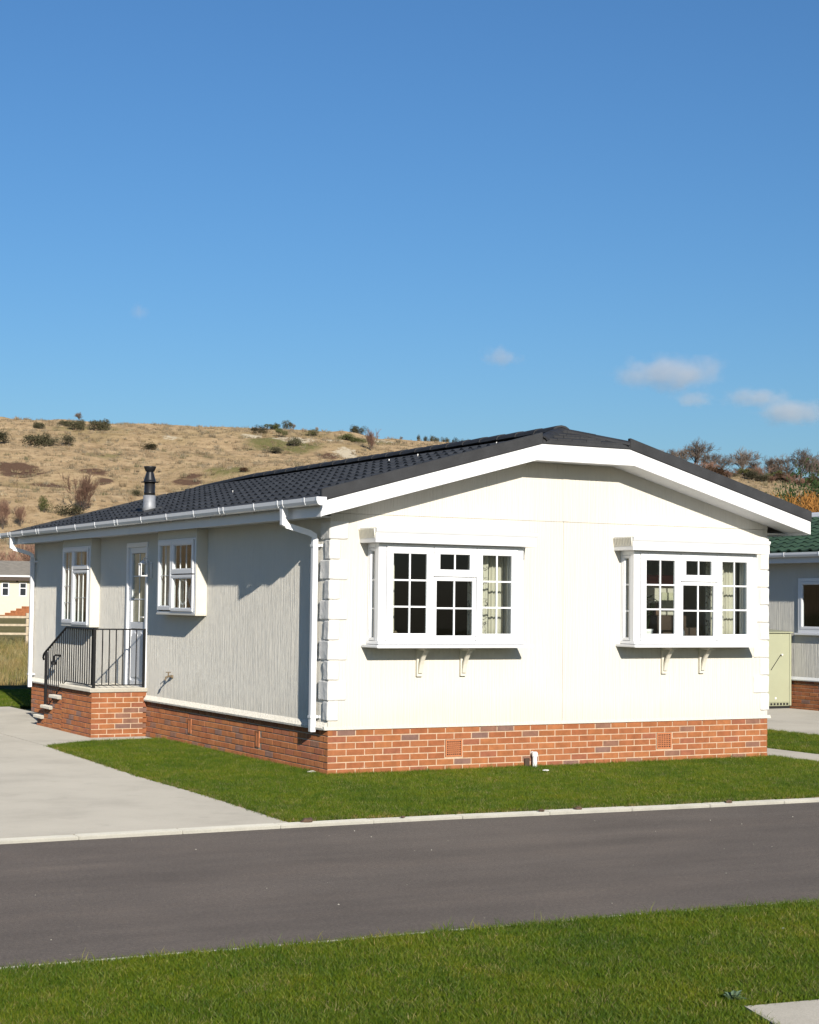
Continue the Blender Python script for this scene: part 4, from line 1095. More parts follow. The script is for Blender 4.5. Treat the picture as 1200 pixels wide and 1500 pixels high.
vase(BX[1]+.86, -.05, 1.083, [(.05, 0), (.085, .05), (.085, .12), (.035, .20), (.03, .27), (.04, .29)], 'chrome', 'shiny silver grey bottle on the sill of the right front bay window')
pp = empty('pot_plant', BX[1]+.42, .02, 1.083, 'leafy plant in a pale pot on the sill of the right front bay window', 'plant')
MB().lathe(BX[1]+.42, .02, [(.05, 1.083), (.075, 1.20), (.08, 1.23), (.06, 1.23)], 12).build('pot', M['ceramic'], pp, smooth=True)
mb = MB(); rg = random.Random(4)
for k in range(60):
    a = rg.random()*6.28; l = rg.uniform(.08, .30); h = rg.uniform(.1, .42); c = Vector((BX[1]+.42+math.cos(a)*l*.5, .02+math.sin(a)*l*.5, 1.24+h)); t = Vector((math.cos(a), math.sin(a), rg.uniform(-.6, .6))).normalized()*.045; s = t.cross(Vector((0, 0, 1))).normalized()*.02
    n_ = len(mb.v); mb.v += [tuple(c-t), tuple(c+s), tuple(c+t), tuple(c-s)]; mb.f.append((n_, n_+1, n_+2, n_+3))
for k in range(8): a = k*.8; mb.tube([(BX[1]+.42, .02, 1.22), (BX[1]+.42+math.cos(a)*.05, .02+math.sin(a)*.05, 1.4), (BX[1]+.42+math.cos(a)*.11, .02+math.sin(a)*.11, 1.58)], .004, 3)
mb.build('leaves', M['evergreen'], pp)
tag(MB().box(BX[1]+.98, BX[1]+1.2, -.02, .02, 1.083, 1.25).build('picture_frame', M['darkwood'], None, bevel=.004), 'dark photo frame standing on the sill of the right front bay window', 'photo frame')
tag(MB().lathe(BX[0]+.31, -.12, [(.03, 1.083), (.012, 1.10), (.012, 1.15), (.028, 1.17), (.012, 1.2)], 10).build('ornament', M['brass'], None), 'small brass ornament on the sill of the left front bay window', 'ornament')
tag(MB().lathe(BX[0]+.80, -.14, [(.03, 1.083), (.045, 1.10), (.03, 1.125), (.012, 1.135)], 10).build('ornament', M['ceramic'], None), 'small white china ornament on the sill of the left front bay window', 'ornament')
# dresser added to catch the sun and show cream and red, and chair in the room
ds = empty('dresser', 5.14, .66, .1, 'made-up pale dresser with a red cloth and small picture, set in the sun inside the right front bay window', 'dresser')
MB().box(4.85, 5.43, .46, .86, .105, 1.40).build('cupboard', M['darkwood'], ds, bevel=.01); MB().box(4.87, 5.41, .62, .80, 1.402, 1.80).build('shelf_back', M['net'], ds, bevel=.01); MB().box(4.83, 5.45, .50, .88, 1.802, 1.93).build('cloth', M['redcloth'], ds, bevel=.02)
MB().box(5.12, 5.34, .59, .615, 1.50, 1.70).build('picture', M['frost'], ds); MB().box(4.93, 5.03, .50, .6, 1.402, 1.56).build('book_stack', M['soil'], ds, bevel=.006)
tb = empty('side_table', 2.0, 3.4, .1, 'dark table inside the left front bay window', 'table')
MB().box(1.5, 2.5, 3.0, 3.8, .80, .84).build('table_top', M['darkwood'], tb, bevel=.006)
for x in (1.55, 2.4):
    for y in (3.05, 3.7): MB().box(x, x+.05, y, y+.05, .105, .80).build('leg', M['darkwood'], tb)

# ------------------------------------------------------------------ entrance steps and railing
steps = empty('entrance_steps', -.42, 7.4, GZ, 'brick entrance steps with pale concrete slab treads below the white door', 'steps')
PX, PY = -.83, 6.08
prof_ = [(PY, 7.52, .195), (7.52, 7.98, .015), (7.98, 8.43, -.165), (8.43, 8.80, -.335)]
mb = MB()
for y0, y1, z in prof_: mb.box(PX+.006, -.056, y0+(.006 if y0 == PY else 0), y1-(.006 if y1 == 8.80 else 0), GZ-.05, z-.001)
mb.build('core', M['mortar'], steps)
for a, z, l, h in courses(-PX, .188, 9, .237, JL, JH, (), True): put('brick', bmesh_for(l, h), steps, PX+a, PY-rng.uniform(-.001, .003), z, (0, rng.uniform(-.006, .006), 0))
for y0, y1, zt_ in prof_:
    nc = int(math.ceil((zt_-GZ)/.075))
    for a, z, l, h in courses(y1-y0, zt_-.006, nc, .237, JL, JH, (), nc % 2 == 0):
        put('brick', bmesh_for(l, h), steps, PX-rng.uniform(-.001, .003), y0+a+l, z, (0, rng.uniform(-.006, .006), -PI/2))
MB().box(PX-.035, -.002, PY-.035, 7.57, .196, .252).build('slab', M['slabc'], steps, bevel=.008)
for y0, y1, z in prof_[1:]: MB().box(PX-.05, -.06, y0+.005 if y0 > 7.6 else 7.575, y1+.055, z+.001, z+.052).build('tread', M['slabc'], steps, bevel=.008)
rail = empty('railing', PX+.04, 7.2, .252, 'black metal railing with thin upright bars on the brick entrance steps', 'railing')
RX = PX+.045
def bar(name, pts, r, n=8): return MB().tube(pts, r, n, up=(1, 0, 0) if pts[0][0] == pts[-1][0] and abs(pts[0][1]-pts[-1][1]) < .001 else None).build(name, M['iron'], rail)
def post(name, x, y, z0, z1, s): return MB().box(x-s, x+s, y-s, y+s, z0, z1).build(name, M['iron'], rail, bevel=.002)
post('post', RX, PY+.06, .253, 1.11, .020); post('post', -.035, PY+.06, .253, 1.105, .017); post('post', RX, 8.52, -.282, .70, .020)
MB().box(RX+.02, -.052, PY+.052, PY+.068, 1.085, 1.105).build('handrail', M['iron'], rail)
MB().box(RX+.02, -.052, PY+.052, PY+.068, .285, .30).build('bottom_rail', M['iron'], rail)
KY = 7.50
MB().tube([(RX, PY+.06, 1.10), (RX, KY, 1.10), (RX, KY+.06, 1.075), (RX, 8.56, .70), (RX, 8.66, .655), (RX, 8.69, .61), (RX, 8.66, .575)], .017, 8, up=(1, 0, 0)).build('handrail', M['iron'], rail)
MB().tube([(RX, PY+.08, .293), (RX, KY, .293), (RX, 8.50, -.185)], .009, 6, up=(1, 0, 0)).build('bottom_rail', M['iron'], rail)
for k in range(1, 7): x = RX+.02+(-.052-RX-.02)*k/7; post('baluster', x, PY+.06, .30, 1.086, .007)
for k in range(22):
    y = PY+.06+.107*(k+1)
    if y > 8.47: break
    zl = .298 if y < KY else .298-(y-KY)*.478; zh = 1.09 if y < KY else 1.09-(y-KY-.02)*.37
    post('baluster', RX, y, zl, zh, .007)

# ------------------------------------------------------------------ neighbour home on the right
NX, NY0, NY1 = 14.2, -.3, 12.0; NR_ = 16.95; NW = 2*(NR_-NX)
nb = empty('neighbour_home', NR_, 6, GZ, 'grey rendered home with green tiled roof at the right edge of the photo', 'mobile home')
npl = MB().box(NX+.006, NX+NW, NY0+.006, NY1, GZ-.05, .09).build('plinth', M['mortar'], nb)
nr_ = sorted(courses(NY1-NY0, .098, 8, .237, JL, JH, (), True), key=lambda r: abs(r[0]+NY0-8.2))
for a, z, l, h in nr_[:110]: put('brick', bmesh_for(l, h), npl, NX-rng.uniform(-.001, .003), NY0+a+l, z, (0, 0, -PI/2))
mb = MB()
for a, z, l, h in nr_[110:]: mb.box(NX-rng.uniform(-.001, .002), NX+.05, NY0+a, NY0+a+l, z, z+h)
for a, z, l, h in courses(NW, .098, 8, .237, JL, JH, (), False): mb.box(NX+a, NX+a+l, NY0-.001, NY0+.05, z, z+h)
o = mb.build('brick_run', M['bricki'], npl); o['kind'] = 'stuff'
mb = MB(); wy0, wy1, wz0, wz1 = 6.75, 8.30, 1.03, 2.10
mb.box(NX, NX+.1, NY0, wy0+.02, .10, 2.55); mb.box(NX, NX+.1, wy1-.02, NY1, .10, 2.55); mb.box(NX, NX+.1, wy0+.02, wy1-.02, .10, wz0+.02); mb.box(NX, NX+.1, wy0+.02, wy1-.02, wz1-.02, 2.55)
mb.build('side_wall', M['pebble'], nb)
MB().prism([(NX+.101, NY0, .10), (NX+NW, NY0, .10), (NX+NW, NY0, 2.55), (NR_, NY0, 3.25), (NX+.101, NY0, 2.55)], (0, .1, 0)).build('front_wall', M['pebble'], nb)
MB().prism([(NX+.101, NY1-.1, .10), (NX+NW, NY1-.1, .10), (NX+NW, NY1-.1, 2.55), (NR_, NY1-.1, 3.25), (NX+.101, NY1-.1, 2.55)], (0, .1, 0)).build('rear_wall', M['pebble'], nb)
MB().box(NX+NW-.1, NX+NW, NY0+.101, NY1-.101, .10, 2.55).build('right_wall', M['pebble'], nb)
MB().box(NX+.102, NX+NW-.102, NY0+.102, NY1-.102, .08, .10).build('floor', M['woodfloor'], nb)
MB().prism([(NX-.045, NY0, .095), (NX-.052, NY0, .115), (NX-.004, NY0, .17), (NX-.004, NY0, .095)], (0, NY1-NY0, 0)).build('drip_trim', M['upvc'], nb)
nwm = lambda a, b, c: (NX-b, a, c)
nwin = child_empty('window', NX, (wy0+wy1)/2, wz0, nb)
frame4(nwm, wy0, wy1, -.06, .03, wz0, wz1, .07).build('window_frame', M['upvc'], nwin, bevel=.005)
sash(nwin, nwm, wy0+.072, (wy0+wy1)/2-.003, wz0+.072, wz1-.072, .036, .045, 1, 1); sash(nwin, nwm, (wy0+wy1)/2+.003, wy1-.072, wz0+.072, wz1-.072, .036, .045, 1, 1)
MB().box(NX-.09, NX+.02, wy0-.04, wy1+.04, wz0-.04, wz0-.002).build('sill', M['upvc'], nwin, bevel=.005)
NE = NX-.42
nrz = lambda x: 2.60+.275*(min(x, 2*NR_-x)-NE)
nroof = MB().prism([(NE, NY0-.4, nrz(NE)), (NR_, NY0-.4, nrz(NR_)), (2*NR_-NE, NY0-.4, nrz(NE)), (2*NR_-NE, NY0-.4, nrz(NE)-.06), (NR_, NY0-.4, nrz(NR_)-.06), (NE, NY0-.4, nrz(NE)-.06)], (0, NY1-NY0+.8, 0)).build('roof', M['greeni'], nb)
ntm = tile_mesh('roof_tile', .33/math.cos(math.atan(.275)), .30, M['green'], .034)
cl_ = []
for j in range(43):
    for r in range(10):
        x = NE+r*.33; y = NY0-.38+j*.30
        if x > NR_-.1: continue
        cl_.append((abs(y-9.3), x, y))
cl_.sort(); mb = MB()
for i, (_, x, y) in enumerate(cl_):
    if i < 150: put('roof_tile', ntm, nroof, x, y, nrz(x), (0, -math.atan(.275)+random.uniform(-.006, .006), random.uniform(-.006, .006)))
    else: add_cell(mb, ntm, x, y, nrz(x), -math.atan(.275))
me = mb.mesh('roof_tiles', M['greeni'], (NR_, 6, 3)); o = bpy.data.objects.new('roof_tiles', me); link(o, nroof, (NR_, 6, 3+ZO)); o['kind'] = 'stuff'
y = NY0-.4
while y < NY1+.3:
    MB().tube([(NR_, y, nrz(NR_)+.03), (NR_, y+.445, nrz(NR_)+.03)], .10, 8, up=(1, 0, 0)).build('ridge_cap', M['white'], nroof); y += .45
MB().box(NE+.07, NE+.09, NY0-.38, NY1+.38, 2.39, 2.57).build('fascia', M['white'], nb); MB().box(NE+.09, NX, NY0, NY1+.38, 2.40, 2.412).build('soffit', M['white'], nb)
for s_ in (-1, 1):
    a_, b_ = (NE+.03, NR_-.001) if s_ < 0 else (NR_+.001, 2*NR_-NE-.03)
    MB().prism([(a_, NY0-.43, nrz(a_)-.20), (b_, NY0-.43, nrz(b_)-.20), (b_, NY0-.43, nrz(b_)+.0), (a_, NY0-.43, nrz(a_)+.0)], (0, .028, 0)).build('barge_board', M['white'], nb)
ng = MB(); go_ = [(NE+.0+(x-GXC), z-GZ0+2.50) for x, z in gprof(.056)]
ng.prism([(x, NY0-.45, z) for x, z in go_], (0, NY1-NY0+.9, 0)); ng = ng.build('gutter', M['upvc'], nb)
for k in range(12):
    b2 = MB(); b2.prism([(NE+(x-NE)*1.08, NY0+.5+k, z-.004 if z < 2.55 else z+.004) for x, z in go_], (0, .028, 0)); b2.build('gutter_bracket', M['upvc'], ng)
# cabinet
cb = empty('storage_cabinet', 13.82, 8.75, GZ, 'pale green metal cabinet standing against the grey neighbouring home', 'cabinet')
MB().box(13.50, 14.14, 8.47, 9.05, -.405, 1.02).build('body', M['cabinet'], cb, bevel=.01)
MB().prism([(13.47, 8.42, 1.022), (13.47, 8.42, 1.045), (13.47, 9.08, 1.085), (13.47, 9.08, 1.022)], (.69, 0, 0)).build('lid', M['cabinet'], cb, bevel=.005)
MB().box(13.53, 14.09, 8.455, 8.469, -.33, .99).build('door', M['cabinet'], cb, bevel=.004)
MB().box(14.095, 14.14, 8.45, 8.469, -.40, 1.0).build('edge_strip', M['cabinet'], cb, bevel=.006)
MB().tube([(13.87, 8.44, .60), (13.87, 8.40, .60)], .018, 8).build('knob', M['ceramic'], cb)
MB().tube([(13.86, 8.445, .59), (13.62, 8.445, .30)], .007, 5).build('stay_rod', M['iron'], cb)
MB().box(13.72, 13.76, 8.448, 8.454, -.27, -.23).build('key_plate', M['ceramic'], cb)
for k in range(7): MB().box(13.54+k*.08, 13.59+k*.08, 8.462, 8.4695, -.385, -.345).build('vent_slot', M['dark'], cb)
MB().box(13.52, 14.12, 8.48, 9.04, GZ, -.406).build('foot', M['dark'], cb)

# ------------------------------------------------------------------ bungalow and fence far left
def at_uv(u, v): x, y = uv_to_xy(u, v); return x, y, height(u, v)
bx, by, bz = at_uv(-21.6, 112); bz = .48
bg_ = empty('bungalow', bx-6, by+3, bz, 'distant cream bungalow with grey roof behind the wooden fence, far left', 'bungalow')
ang_b = 0
MB().box(bx-13, bx, by, by+6.5, bz-.4, bz+2.6).build('wall', M['bungwall'], bg_)
rf = MB().prism([(bx-13.5, by-.45, bz+2.52), (bx-13.5, by+3.25, bz+3.55), (bx-13.5, by+6.95, bz+2.52), (bx-13.5, by+6.95, bz+2.42), (bx-13.5, by+3.25, bz+3.42), (bx-13.5, by-.45, bz+2.42)], (14, 0, 0)).build('roof', M['bungroof'], bg_)
MB().box(bx-13.5, bx+.5, by-.52, by-.452, bz+2.44, bz+2.54).build('gutter', M['upvc'], bg_); MB().box(bx-13.4, bx+.4, by-.45, by-.40, bz+2.20, bz+2.415).build('fascia', M['darkwood'], bg_)
for wx, tall in ((-4.9, 0), (-3.75, 1), (-8.2, 0), (-11, 0)):
    x0 = bx+wx; f_ = child_empty('window', x0, by, bz+1.2, bg_)
    fq = lambda a, b, c: (a, by-b, c)
    frame4(fq, x0-.24, x0+.24, -.05, .03, bz+1.2, bz+2.08, .06).build('window_frame', M['upvc'], f_)
    MB().mbox(fq, x0-.18, x0+.18, .002, .012, bz+1.26, bz+2.02).build('pane', M['darkpane'], f_); MB().mbox(fq, x0-.18, x0+.18, .013, .025, bz+1.70, bz+1.75).build('glazing_bar', M['upvc'], f_)
for k in range(3): MB().box(bx-4.2+k*1.1, bx-4.1+k*1.1, by-.06, by-.002, bz+2.12, bz+2.35).build('vent', M['dark'], bg_)
bs = empty('brick_steps', bx-3.6, by-1, bz-.4, 'stepped red brick stair up to the distant cream bungalow', 'steps')
for k in range(5): MB().box(bx-5.25+k*.36, bx-1.2, by-1.1, by-.003, (bz-.45 if k == 0 else bz+.003+(k-1)*.14), bz+k*.14).build('step', M['bricki'], bs)
tag(MB().tube([(bx-1.25, by-1.0, bz+.6), (bx-2.2, by-1.0, bz+.6), (bx-3.0, by-1.0, bz+1.05)], .02, 5).build('handrail', M['iron'], bs))
rx_, ry_, rz_ = at_uv(-26.6, 107)
rd = empty('garden_tub', rx_, ry_, rz_, 'red garden tub on the grass in front of the distant bungalow', 'tub')
MB().lathe(rx_, ry_, [(.40, rz_), (.50, rz_+.42), (.54, rz_+.48), (.50, rz_+.50), (.44, rz_+.40)], 14).build('tub', M['red'], rd); MB().lathe(rx_, ry_, [(.43, rz_+.36), (.40, rz_+.42), (.1, rz_+.45)], 12).build('soil', M['soil'], rd)
fn = empty('post_and_rail_fence', *at_uv(-20, 63), 'weathered wooden post and rail fence across the field, far left', 'fence')
us_ = [-33.05+1.9*k for k in range(12)]
for i, u in enumerate(us_):
    x, y, z = at_uv(u, 63); MB().box(x-.05, x+.05, y-.06, y+.06, z-.2, z+1.27).build('post', M['timber'], fn, bevel=.006)
    if i:
        x0, y0, z0 = at_uv(us_[i-1], 63)
        for h in (1.12, .82, .50): MB().tube([(x0, y0-.08, z0+h+random.uniform(-.01, .01)), (x, y-.08, z+h+random.uniform(-.01, .01))], .055, 4, rot=PI/4, up=(0, 0, 1)).build('rail', M['timber'], fn)

# ------------------------------------------------------------------ trees and scrub
def twig_tube(mb, a, b, r0, r1):
    d = (b-a); u = d.orthogonal().normalized(); w = d.cross(u).normalized(); n = len(mb.v)
    for p, r in ((a, r0), (b, r1)):
        for k in range(3): t = 2*PI*k/3; mb.v.append(tuple(p+(u*math.cos(t)+w*math.sin(t))*r))
    for k in range(3): mb.f.append((n+k, n+(k+1) % 3, n+3+(k+1) % 3, n+3+k))
def grow(rg, p, d, ln, r, lev, maxlev, cfg, wood, twigs):
    segs = 3 if lev < 2 else 2
    q = p.copy(); dd = d.copy(); pts = [q.copy()]
    for s in range(segs):
        dd = (dd + Vector((rg.uniform(-1, 1), rg.uniform(-1, 1), rg.uniform(-.6, 1)))*cfg['wob']).normalized()
        q2 = q + dd*(ln/segs); ra = r*(1-.45*s/segs); rb = r*(1-.45*(s+1)/segs)
        twig_tube(wood if lev < 2 else twigs, q, q2, max(ra, cfg['rmin']), max(rb, cfg['rmin']*.8)); q = q2; pts.append(q.copy())
    if lev >= maxlev: return
    for k in range(cfg['n'][lev]):
        t = rg.uniform(cfg['t0'] if lev == 0 else .3, 1.0); i = min(int(t*segs), segs-1); base = pts[i].lerp(pts[i+1], t*segs-i)
        a = rg.uniform(0, 2*PI); o_ = dd.orthogonal().normalized(); o_.rotate(Matrix.Rotation(a, 3, dd)); sp = rg.uniform(*cfg['sp'])
        nd_ = (dd*math.cos(sp)+o_*math.sin(sp)+Vector((0, 0, cfg['up']))).normalized()
        grow(rg, base, nd_, ln*rg.uniform(*cfg['len']), r*.55, lev+1, maxlev, cfg, wood, twigs)
def norm_mesh(mb, name, mat, h):
    me = bpy.data.meshes.new(name); me.from_pydata([(x/h, y/h, z/h) for x, y, z in mb.v], [], mb.f); me.materials.append(mat); return me
def bare(seed, matt, stems=1, cfg_over=None, maxlev=4):
    rg = random.Random(seed); cfg = dict(n=[9, 6, 5, 4], wob=.16, rmin=.0032, t0=.12, sp=(.4, 1.0), up=.16, len=(.55, .80)); cfg.update(cfg_over or {})
    wood = MB(); tw = MB()
    for s in range(stems):
        a = 2*PI*s/stems+rg.random(); d = Vector((math.cos(a)*.35, math.sin(a)*.35, 1)).normalized() if stems > 1 else Vector((0, 0, 1))
        grow(rg, Vector((rg.uniform(-.04, .04), rg.uniform(-.04, .04), -.03)), d, .46, .022 if stems == 1 else .012, 0, maxlev, cfg, wood, tw)
    h = max(v[2] for v in tw.v)
    return norm_mesh(wood, 'trunk', M['bark'], h), norm_mesh(tw, 'crown', matt, h)
TREE = [bare(1, M['twig']), bare(2, M['twig'], cfg_over=dict(sp=(.35, .8), up=.3)), bare(3, M['twig'], cfg_over=dict(sp=(.6, 1.2)))]
SHRUB = [bare(11, M['redtwig'], 6, dict(n=[5, 4, 4, 3], sp=(.3, .7), up=.25, rmin=.0028)), bare(12, M['redtwig'], 5, dict(n=[5, 4, 4, 3], sp=(.3, .8), up=.2, rmin=.003))]
def leafy(seed, mat, nq, size, lobes=7):
    rg = random.Random(seed); mb = MB(); stems = MB()
    lb = [(Vector((rg.uniform(-.33, .33), rg.uniform(-.33, .33), rg.uniform(.25, .62))), rg.uniform(.17, .32)) for _ in range(lobes)]
    for k in range(nq):
        c, r = rg.choice(lb); d = Vector((rg.gauss(0, 1), rg.gauss(0, 1), rg.gauss(0, 1))).normalized(); p = c+d*r*rg.uniform(.45, 1.08)
        if p.z < .02: p.z = rg.uniform(.02, .1)
        t = Vector((rg.gauss(0, 1), rg.gauss(0, 1), rg.gauss(0, 1))).normalized()*size*rg.uniform(.6, 1.3); s = t.orthogonal().normalized()*size*.5
        n = len(mb.v); mb.v += [tuple(p-t), tuple(p+s), tuple(p+t), tuple(p-s)]; mb.f.append((n, n+1, n+2, n+3))
    for c, r in lb:
        twig_tube(stems, Vector((c.x*.15, c.y*.15, -.04)), c, .02, .008)
    return norm_mesh(stems, 'stems', M['bark'], 1), norm_mesh(mb, 'foliage', mat, 1)
def wands(seed, mat, n):
    rg = random.Random(seed); mb = MB(); st = MB()
    lb = [(Vector((rg.uniform(-.3, .3), rg.uniform(-.3, .3), rg.uniform(.35, .72))), rg.uniform(.18, .28)) for _ in range(9)]
    for k in range(n):
        c, r_ = rg.choice(lb); d = Vector((rg.gauss(0, 1), rg.gauss(0, 1), rg.gauss(0, 1))).normalized(); p = c+d*r_*rg.uniform(.3, 1.0)
        if rg.random() < .35: p.z *= rg.random()
        q = Vector((rg.gauss(0, .6), rg.gauss(0, .6), .6+rg.gauss(0, .3))).normalized()*rg.uniform(.018, .045)
        twig_tube(mb, p-q, p+q, .0040, .0016)
    for k in range(10):
        a = k*.63; twig_tube(st, Vector((0, 0, -.02)), Vector((.28*math.cos(a), .28*math.sin(a), .6)), .012, .005)
    return norm_mesh(st, 'stems', M['bark'], 1), norm_mesh(mb, 'wands', mat, 1)
WILLOW = [wands(21, M['orangetwig'], 15000), wands(22, M['orangetwig'], 15000)]
SCRUB = [leafy(31, M['scrub'], 1500, .035), leafy(32, M['scrub'], 1400, .034, 5), leafy(33, M['scrub'], 1500, .033, 9)]
GSCRUB = [leafy(41, M['greenscrub'], 1300, .036), leafy(42, M['greenscrub'], 1300, .034, 5)]
EVER = [leafy(51, M['evergreen'], 15000, .0145, 13), leafy(52, M['evergreen'], 15000, .0145, 11)]
BRACK = [leafy(61, M['bracken'], 900, .05, 8)]
def plant(name, kind, u, v, w, h, label, cat, group=None, rot=None, sink=.06, z=None):
    x, y, g = at_uv(u, v); g = z if z is not None else g
    t = empty(name, x, y, g-h*sink, label, cat, group); rz = rot if rot is not None else random.uniform(0, 6.28)
    t.rotation_euler = (0, 0, rz); t.scale = (w, w, h)
    tn, cn = ('trunk', 'crown') if kind in (TREE, SHRUB) else ('stems', 'wands') if kind is WILLOW else ('stems', 'foliage')
    k = random.randrange(len(kind))
    for nm, me in zip((tn, cn), kind[k]):
        o = bpy.data.objects.new(nm, me); COL.objects.link(o); o.parent = t
    return t
def bush(u, v, w, h, label, kind=None, group='bushes on the hill'): plant('bush', kind or SCRUB, u, v, w*1.25, h*1.18, label, 'bush', group)
bush(-65.6, 275.5, 2.9, 2.3, 'dark bush cut by the left edge, halfway up the hill')
bush(-59.3, 265.6, 4.2, 2.5, 'largest dark round bush on the left of the hillside')
bush(-57.8, 274.1, 2.0, 1.6, 'smallest bush, between the two dark round ones on the left hillside')
bush(-55.5, 275.8, 3.0, 2.4, 'dark round bush at the right end of the row on the left hillside')
bush(-66.8, 307.8, 2.1, 1.6, 'lone small bush just under the skyline on the left')
bush(-65.0, 316.5, 1.6, 1.3, 'small bush on the skyline at the left end of the scrub clump')
bush(-62.9, 312, 1.6, 1.3, 'low bush in the scrub clump under the skyline, second from its left end')
bush(-60.8, 306.6, 2.9, 2.2, 'dark bush in the middle of the scrub clump under the left skyline')
bush(-57.3, 307.8, 3.8, 2.4, 'widest dark bush at the right end of the scrub clump under the left skyline')
plant('tree', TREE, -64.7, 331, 2.2, 2.2, 'tiny tree on the skyline above the left scrub clump', 'tree', 'trees on the skyline')
bush(-43.5, 280.6, 3.1, 1.5, 'low dark bush alone on the hillside above the flue')
bush(-31.0, 195.6, 1.4, .9, 'small dark bush right beside the flue pipe')
bush(-22.7, 232.4, 1.4, .8, 'small brown tuft on the hillside above the middle of the roof', BRACK)
bush(-27.7, 311.8, 2.9, 1.8, 'dark bush on the chalk scar, far left of it', SCRUB)
bush(-23.6, 307.3, 2.4, 2.0, 'green bush in the middle of the chalk scar', GSCRUB)
bush(-20.1, 292.7, 2.7, 1.8, 'dark bush at the foot of the chalk scar, right one', SCRUB)
bush(-22.5, 285.8, 3.3, 1.5, 'dark wide bush at the foot of the chalk scar, left one', SCRUB)
bush(-18.4, 313.3, 2.6, 1.6, 'green bush under the skyline right of the chalk scar', GSCRUB)
bush(-26.7, 322.5, 2.6, 1.4, 'low bush at the very top of the chalk scar', GSCRUB)
bush(-12, 312, 3.2, 1.4, 'green bush on the slope left of the bare reddish tree', GSCRUB)
bush(-9.5, 306, 2.6, 1.2, 'yellowish green bush close under the bare reddish tree', GSCRUB)
plant('bare_shrub', SHRUB, -35.1, 182.5, 3.6, 4.8, 'big bare reddish shrub on the lower hillside left of the flue', 'shrub', 'bare shrubs')
plant('evergreen_bush', GSCRUB, -38.8, 181.3, 1.5, 2.5, 'narrow grey green bush left of the big reddish shrub', 'bush')
bush(-36.1, 180.0, 2.6, 1.2, 'low dark bush at the foot of the big reddish shrub', SCRUB)
plant('bare_shrub', SHRUB, -41.5, 174.1, 2.2, 3.8, 'bare brown shrub cut by the left edge above the bungalow', 'shrub', 'bare shrubs')
plant('bare_shrub', SHRUB, -40.2, 176, 1.6, 2.7, 'small bare shrub above the distant bungalow roof', 'shrub', 'bare shrubs')
for k in range(7):
    plant('bare_shrub', SHRUB, -31.5+k*1.25, 124+random.uniform(-2, 3), 2.6, random.uniform(3.6, 4.8), 'bare brown shrub in the thicket behind the distant bungalow', 'shrub', 'thicket behind the bungalow')
plant('bare_shrub', SHRUB, -6.8, 292.8, 2.8, 4.4, 'bare reddish tree rising above the skyline left of the roof', 'shrub', 'bare shrubs')
SK = lambda px: ((px-600)/2498*333, 333)
for px, w, h, lb in ((404, 1.5, 1.6, 'small dark tree on the skyline, leftmost of the pair over the chalk scar'), (418, 2.2, 1.9, 'wide topped dark tree on the skyline, right one of the pair over the chalk scar'), (428, 1.0, 1.3, 'thin little tree on the skyline right of the dark pair'), (462, 1.0, 1.1, 'tiny lone tree on the skyline over the middle of the roof'),
                     (516, 2.3, 2.2, 'leaning dark tree on the skyline left of the bare reddish tree'), (527, 2.6, 2.2, 'wide dark tree on the skyline next to the bare reddish tree'), (586, .9, 1.0, 'tiny shrub on the skyline right of the bare reddish tree')):
    plant('tree', SCRUB if w > 1.4 else TREE, *SK(px), w*1.1, h*1.25, lb, 'tree', 'trees on the skyline')
for i, px in enumerate((613, 622, 631, 640, 649, 657, 666, 675, 685, 694)):
    plant('pine_tree', SCRUB, SK(px)[0], 334, random.uniform(1.0, 1.4), random.uniform(1.7, 2.5), 'small dark tree in the row on the skyline behind the roof', 'tree', 'row of trees on the skyline')
RT_ = [(966, 2.6, 2.6, 'small bare tree peeping over the dark roof slope'), (983, 3.0, 3.4, 'slim bare tree just above the dark roof slope'), (1000, 4.0, 4.4, 'bare tree left of the tall round one beside the roof'), (1018, 6.6, 6.3, 'tall round bare tree just right of the roof hip'), (1040, 4.4, 4.0, 'low bare tree right of the tall round one'), (1058, 4.6, 3.9, 'lowest bare tree in the middle of the wooded right skyline'),
       (1086, 7.0, 5.6, 'broad bare tree in the middle of the right skyline'), (1108, 4.8, 3.8, 'low bare tree right of the broad one'), (1132, 6.6, 4.8, 'broad bare tree above the dark evergreens'), (1150, 6.0, 5.2, 'bare tree between the broad one and the tallest one'), (1174, 6.6, 6.6, 'tallest bare tree near the right edge'), (1192, 5.6, 5.4, 'bare tree right next to the tallest one'), (1210, 5.6, 5.2, 'bare tree cut by the right edge')]
for px, w, h, lb in RT_: plant('tree', TREE, (px-600)/2498*324, 324, w*1.15, h*1.08, lb, 'tree', 'bare trees on the right hillside')
random.seed(31)
for i in range(34):
    px = 962+i*7.6; v = 318+random.uniform(-6, 7)
    plant('bush', (BRACK, SCRUB, SHRUB, SCRUB, SHRUB, GSCRUB)[i % 6], (px-600)/2498*v, v, random.uniform(3.0, 4.4), random.uniform(1.7, 3.0), ('rust brown', 'dark olive', 'bare reddish', 'dark olive', 'bare reddish', 'dull green')[i % 6]+' scrub bush under the bare trees on the right hillside', 'bush', 'scrub under the right hand trees')
for px, v, lb in ((1158, 68, 'dark evergreen tree behind the orange willow, left one'), (1198, 69, 'dark evergreen tree behind the orange willow, right one'), (1232, 69, 'dark evergreen tree behind the orange willow, beyond the photo edge')):
    plant('evergreen_tree', EVER, (px-600)/2498*v, v, 3.4, 8.75, lb, 'tree', 'evergreens on the right', sink=0)
for px, v, h, lb in ((1150, 62, 6.35, 'orange stemmed willow directly above the end of the dark roof'), (1184, 61, 6.3, 'orange stemmed willow at the right edge above the green roof'), (1224, 62, 6.35, 'orange stemmed willow beyond the right edge')):
    plant('willow_shrub', WILLOW, (px-600)/2498*v, v, 3.9, h, lb, 'willow', 'orange willows', sink=0)
